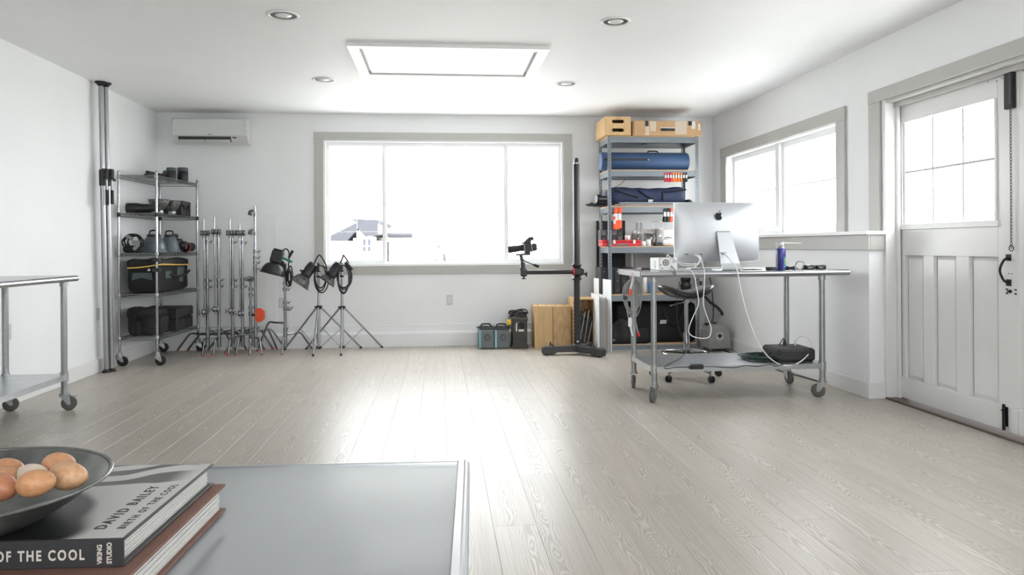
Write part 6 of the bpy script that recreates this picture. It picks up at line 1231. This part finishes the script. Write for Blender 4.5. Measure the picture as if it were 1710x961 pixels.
ring = [i for i in range(n1)]+[j*n1+NU for j in range(1, NV+1)]+[NV*n1+i for i in range(NU-1, -1, -1)]+[j*n1 for j in range(NV-1, 0, -1)]
m.add([top[i] for i in ring]+[bt[i] for i in ring], [(k, len(ring)+k, len(ring)+(k+1) % len(ring), (k+1) % len(ring)) for k in range(len(ring))], True); m.build('seat', M['leather'], o, weld=True)
MB().box(sx-.09, sx+.09, YST-.08, YST+.08, zseat-.035, zseat-.02, .004).cyl((sx, YST, zseat-.075), (sx, YST, zseat-.03), .028, n=18).build('seat_plate', M['chrome'], o)
le_ = atY(1118, 510.5, YST-.05); MB().tube([(sx-.02, YST-.03, zseat-.045), (sx-.05, YST-.045, zseat-.065), (le_.x, YST-.06, le_.z)], .008, 8).build('height_lever', M['chrome'], o)
zcol = atY(1146, 556, YST).z; MB().cyl((sx, YST, zcol), (sx, YST, zseat-.06), .0175, n=20).build('piston', M['chrome'], o); MB().cyl((sx, YST, .11), (sx, YST, zcol), .0275, n=22).build('column', M['chrome'], o)
zr = .215; MB().tube([(sx-.005+.20*math.cos(2*PI*q/40), YST+.20*math.sin(2*PI*q/40), zr) for q in range(40)], .0125, 10, True).build('foot_ring', M['chrome'], o); MB().cyl((sx, YST, zr-.03), (sx, YST, zr+.02), .036, n=18).build('ring_hub', M['black'], o)
for k in range(3): t_ = 2*PI*k/3+.3; MB().cyl((sx, YST, zr), (sx+.19*math.cos(t_), YST+.19*math.sin(t_), zr), .008, n=8).build('ring_spoke', M['black'], o)
MB().cyl((sx, YST, .075), (sx, YST, .135), .04, n=20).build('base_hub', M['chrome'], o)
for k in range(5):
    t_ = -PI/2+.42+2*PI*k/5; d = Vector((math.cos(t_), math.sin(t_), 0)); e = Vector((sx, YST, 0))+d*.29
    l = MB().tube([Vector((sx, YST, .115)), Vector((sx, YST, .11))+d*.15, e+Vector((0, 0, .085))], [.022, .019, .015], 10).build('base_leg', M['chrome'], o)
    MB().cyl(e+Vector((0, 0, .05)), e+Vector((0, 0, .088)), .009, n=10).build('caster_stem', M['chrome'], l)
    s_ = Vector((-d.y, d.x, 0)); cw = MB()
    for g in (-1, 1): cw.lathe([(.006, -.009), (.024, -.008), (.028, -.004), (.028, .004), (.024, .008), (.006, .009)], e+d*.012+s_*.013*g+Vector((0, 0, .028)), s_, 18)
    cw.cyl(e+d*.012-s_*.018+Vector((0, 0, .03)), e+d*.012+s_*.018+Vector((0, 0, .03)), .012, n=8).build('caster_wheel', M['rubberd'], l)

# ================================================================== foreground table, books, bowl of eggs
K = 1.25; TT = 1.1655-.3765*K; ang = math.radians(-2.6)
bc = atZ(784.5, 770.5, TT)                       # far right corner of the table
M['tglass'] = pm('grey_back_painted_glass', (172, 176, 180), .09, 0, .01, 2, coat=.6); M['talu'] = pm('satin_aluminium_frame', (205, 207, 210), .32, .85, .01, 4)
ft = thing('glass_table', 'aluminium framed table with a glossy grey glass top in the foreground', 'table', (bc.x, bc.y, 0))
ru = Vector((math.cos(ang), math.sin(ang), 0)); rv = Vector((-math.sin(ang), math.cos(ang), 0)); Rt = Matrix((ru, rv, Vector((0, 0, 1)))).transposed()
LX, LY = 1.45, .95; TP = lambda a, b, z: Vector((bc.x, bc.y, 0))+ru*a+rv*b+Vector((0, 0, z))
MB().obox(TP(-LX/2, -LY/2, TT-.006), (LX-.048, LY-.02, .008), Rt).build('glass_top', M['tglass'], ft)
pr = [(-.026, TT-.040), (-.026, TT+.002), (-.024, TT+.004), (-.012, TT+.004), (-.009, TT+.002), (-.005, TT+.001), (-.001, TT-.004), (0, TT-.010), (0, TT-.040)]
MB().prism(pr, TP(0, 0, 0), ru, (0, 0, 1), LY).build('side_rail', M['talu'], ft)
MB().prism([(-a, z) for a, z in pr][::-1], TP(-LX, 0, 0), ru, (0, 0, 1), LY).build('side_rail', M['talu'], ft)
MB().prism([(-.011, TT-.040), (-.011, TT+.002), (-.008, TT+.003), (-.002, TT+.002), (0, TT-.006), (0, TT-.040)][::-1], TP(-LX+.026, 0, 0), rv, (0, 0, 1), -(LX-.052)*-1).build('end_rail', M['talu'], ft)
MB().prism([(-.0, TT-.040), (-.0, TT+.0), (.008, TT+.003), (.011, TT+.002), (.011, TT-.040)][::-1], TP(-LX+.026, -LY, 0), rv, (0, 0, 1), (LX-.052)).build('end_rail', M['talu'], ft)
for a in (-.05, -LX+.05):
    for b in (-.05, -LY+.05): l = MB().obox(TP(a, b, (TT-.04)/2), (.045, .045, TT-.04), Rt, .004).build('leg', M['talu'], ft); MB().obox(TP(a, b, .004), (.05, .05, .008), Rt, .002).build('foot', M['rubberd'], l)
MB().obox(TP(-LX/2, -.05, TT-.055), (LX-.15, .03, .04), Rt).build('apron', M['talu'], ft); MB().obox(TP(-LX/2, -LY+.05, TT-.055), (LX-.15, .03, .04), Rt).build('apron', M['talu'], ft)

M['paper'] = pm('page_block', (232, 230, 226), .7, 0, .06, 30, .3, 260, stretch=(1, 1, 40)); M['brown'] = pm('brown_cloth', (126, 92, 80), .75, 0, .06, 40, .15, 300); M['bkblack'] = pm('spine_black', (58, 58, 60), .35, 0, .04, 5); M['ivory'] = pm('ivory_print', (214, 206, 196), .5); M['ink'] = pm('ink', (40, 40, 42), .5)
# lower, brown book
RB = {}
Z2 = TT+.0385*K; ba = 0.0
bkc = atZ(377, 852, TT+.001); Z3 = Z2+.0305*K; fr = atZ(208.5, 898.5, Z3); bk = atZ(357, 774.5, Z3); ba = -math.atan2(bk.x-fr.x, bk.y-fr.y)
X2 = bkc.x; YR2 = bkc.y; YF2 = YR2-.345*K; XF2 = X2-.42*K
def stitched_pages(par, x0, x1, y0, y1, z0, z1, n, seed):
    m = MB(); rn = random.Random(seed); h = (z1-z0)/n
    for k in range(n): e = rn.uniform(0, .0018); m.box(x0, x1-e, y0+.001, y1-e, z0+h*k, z0+h*(k+1)-(.0005 if k % 3 else .0013))
    return m.build('page_block', M['paper'], par, kind='stuff')
bo = thing('brown_book', 'thick brown cloth book under the black and white one', 'book', (X2, YR2, TT+.0005)); g = .004*K
MB().box(XF2, X2, YF2, YR2, TT+.0005, TT+g, .001).build('back_cover', M['brown'], bo); MB().box(XF2, X2, YF2, YR2, Z2-g, Z2, .001).build('front_cover', M['brown'], bo); MB().box(XF2, X2, YF2-.004, YF2, TT+.0005, Z2, .0015).build('spine', M['brown'], bo)
stitched_pages(bo, XF2+.005, X2-.008, YF2, YR2-.008, TT+g+.0002, Z2-g-.0002, 14, 3); bo.rotation_euler.z = ba
# upper book with the photographic jacket
X3 = fr.x; YF3 = fr.y; LB = (bk-fr).length; YR3 = YF3+LB; XF3 = X3-.30*K
def jacket():
    m, nt, b = _mk('jacket_photograph'); L = nt.links; N = nt.nodes
    tc = N.new('ShaderNodeTexCoord'); mpg = N.new('ShaderNodeMapping'); mpg.inputs['Scale'].default_value = (1/K, 1/K, 1/K); L.new(tc.outputs['Object'], mpg.inputs[0])
    sp = N.new('ShaderNodeSeparateXYZ'); L.new(mpg.outputs[0], sp.inputs[0])
    def mt(op, a, c=None):
        n = N.new('ShaderNodeMath'); n.operation = op
        for i, k in enumerate((a, c)):
            if k is None: continue
            if isinstance(k, (int, float)): n.inputs[i].default_value = k
            else: L.new(k, n.inputs[i])
        return n.outputs[0]
    X, Y = sp.outputs[0], sp.outputs[1]        # x = 0 at the fore edge, y = 0 at the spine
    nz = N.new('ShaderNodeTexNoise'); nz.inputs['Scale'].default_value = 9.0; nz.inputs['Detail'].default_value = 1.0; L.new(mpg.outputs[0], nz.inputs['Vector'])
    dx = mt('ADD', X, .225); dy = mt('SUBTRACT', Y, .05); wig = mt('MULTIPLY', mt('SUBTRACT', nz.outputs['Fac'], .5), .08)
    dist = mt('ADD', mt('SQRT', mt('ADD', mt('MULTIPLY', mt('MULTIPLY', dx, dx), .75), mt('MULTIPLY', mt('MULTIPLY', dy, dy), 1.3))), wig)
    r1 = N.new('ShaderNodeMapRange'); r1.interpolation_type = 'SMOOTHSTEP'; r1.inputs['From Min'].default_value = .133; r1.inputs['From Max'].default_value = .150; L.new(dist, r1.inputs['Value'])
    wv = mt('SINE', mt('ADD', mt('ADD', mt('MULTIPLY', Y, 95.0), mt('MULTIPLY', X, -30.0)), mt('MULTIPLY', nz.outputs['Fac'], 12.0)))
    r2 = N.new('ShaderNodeMapRange'); r2.interpolation_type = 'SMOOTHSTEP'; r2.inputs['From Min'].default_value = -.1; r2.inputs['From Max'].default_value = .35; L.new(wv, r2.inputs['Value'])
    gate = N.new('ShaderNodeMapRange'); gate.interpolation_type = 'SMOOTHSTEP'; gate.inputs['From Min'].default_value = .150; gate.inputs['From Max'].default_value = .175; L.new(Y, gate.inputs['Value'])
    gx = N.new('ShaderNodeMapRange'); gx.interpolation_type = 'SMOOTHSTEP'; gx.inputs['From Min'].default_value = -.005; gx.inputs['From Max'].default_value = -.04; L.new(X, gx.inputs['Value'])
    st = mt('SUBTRACT', 1.0, mt('MULTIPLY', mt('MULTIPLY', r2.outputs[0], gate.outputs[0]), mt('MULTIPLY', gx.outputs[0], .85)))
    rp = N.new('ShaderNodeValToRGB'); rp.color_ramp.elements[0].color = (*lin((40, 40, 41)), 1); rp.color_ramp.elements[1].color = (*lin((208, 207, 203)), 1); L.new(mt('MULTIPLY', r1.outputs[0], st), rp.inputs[0])
    L.new(rp.outputs[0], b.inputs['Base Color']); b.inputs['Roughness'].default_value = .32
    return m
bo = thing('photo_book', 'black and white photography book carrying the bowl of eggs', 'book', (X3, YF3, Z2+.0005)); g = .0032*K
MB().box(XF3, X3, YF3, YR3, Z2+.0005, Z2+g, .001).build('back_cover', M['bkblack'], bo); MB().box(XF3, X3, YF3, YR3, Z3-g, Z3-.0004, .0008).build('front_cover', M['bkblack'], bo); MB().box(XF3, X3-.0035, YF3+.001, YR3-.0012, Z3-.0006, Z3, .0).build('jacket', jacket(), bo)
MB().box(XF3, X3, YF3-.0035, YF3, Z2+.0005, Z3, .0012).build('spine', M['bkblack'], bo)
stitched_pages(bo, XF3+.004, X3-.008, YF3, YR3-.008, Z2+g+.0002, Z3-g-.0002, 12, 8)
hsp = Z3-Z2
text('BIRTH OF THE COOL', .0152*K, (X3-.0405*K, YF3-.0036, Z2+hsp*.31), (1, 0, 0), (0, 0, 1), M['ivory'], 'spine_lettering', bo, sx=.74, spacing=1.32, bold=.0005, align='RIGHT')
text('VIKING', .0070*K, (X3-.0225*K, YF3-.0036, Z2+hsp*.14), (0, 0, 1), (-1, 0, 0), M['ivory'], 'spine_lettering', bo, sx=.9, bold=.0003); text('STUDIO', .0070*K, (X3-.0125*K, YF3-.0036, Z2+hsp*.14), (0, 0, 1), (-1, 0, 0), M['ivory'], 'spine_lettering', bo, sx=.9, bold=.0003)
text('DAVID BAILEY', .0170*K, (X3-.034*K, YF3+.026*K, Z3), (0, 1, 0), (-1, 0, 0), M['ink'], 'cover_lettering', bo, sx=1.0, spacing=1.42, bold=.0004); text('BIRTH OF THE COOL', .0122*K, (X3-.0125*K, YF3+.026*K, Z3), (0, 1, 0), (-1, 0, 0), M['ink'], 'cover_lettering', bo, sx=1.0, spacing=1.38, bold=.0002)
bo.rotation_euler.z = ba
# bowl
M['tin'] = pm('aged_tin', (96, 98, 97), .3, .8, .3, 18, .06, 60, rgb2=(150, 151, 148))
M['egg'] = [pm('egg_shell_%d' % k, c_, .42, 0, .12, 160, .03, 200, rgb2=c2_) for k, (c_, c2_) in enumerate((((196, 138, 96), (212, 158, 116)), ((190, 132, 92), (208, 154, 114)), ((218, 198, 178), (228, 212, 196)), ((198, 150, 110), (218, 176, 138)), ((172, 106, 74), (194, 132, 98)), ((198, 142, 102), (214, 162, 124)), ((190, 134, 98), (208, 156, 120))))]
BR = .152*K; zrim = Z3+.046*K
br_ = atZ(195, 783, zrim); bcx = br_.x-BR; bcy = .895*K
bl = thing('tin_bowl', 'dark aged tin bowl on the photography book', 'bowl', (bcx, bcy, Z3))
MB().shell([(.004, .001), (BR*.50, .0012), (BR*.60, .006*K), (BR*.80, .024*K), (BR*.96, .044*K), (BR*.985, .046*K)], (bcx, bcy, Z3), (0, 0, 1), .0022, 64).build('bowl', M['tin'], bl)
MB().tube([(bcx+BR*math.cos(2*PI*k/72), bcy+BR*math.sin(2*PI*k/72), zrim) for k in range(72)], .0028, 8, True).build('rolled_rim', M['tin'], bl)
def egg(px, py, wpx, hpx, dep, tilt, yaw, k, lab):
    c = atY(px, py, dep); pm_ = F/(math.sin(YAW)*c.x+math.cos(YAW)*c.y); Lh, Wh = wpx/2/pm_, hpx/2/pm_
    R = Matrix.Rotation(yaw, 3, 'Z') @ Matrix.Rotation(PI/2+tilt, 3, 'Y')
    return MB().ball(c, Wh, Wh, Lh, 28, 20, R, lambda p: (p[0]*(1-.09*p[2]/Lh), p[1]*(1-.09*p[2]/Lh), p[2])).build('egg', M['egg'][k], None, lab, 'egg', 'eggs in the tin bowl')
for e_ in ((60, 807.5, 60, 45, .86*K, -.10, .15, 0, 'brown speckled egg at the front of the bowl near its middle'), (114, 795.5, 63, 46, .90*K, .12, -.1, 3, 'pale blotched egg farthest right in the bowl'),
      (98, 778, 53, 43, .95*K, .05, .1, 5, 'light brown egg at the back right of the bowl'), (51, 797, 52, 43, .925*K, -.2, .3, 2, 'cream white egg in the middle of the pile in the bowl'),
      (12, 787, 52, 42, .96*K, .0, .1, 1, 'brown egg at the back left of the bowl'), (2, 815, 54, 45, .865*K, .1, -.2, 4, 'dark brown egg cut off by the left edge of the picture'), (8, 800, 50, 40, .915*K, .15, .2, 6, 'brown egg mostly hidden behind the dark brown egg')): egg(*e_)
for o_ in bpy.data.objects:
    if '_o' in o_: del o_['_o']
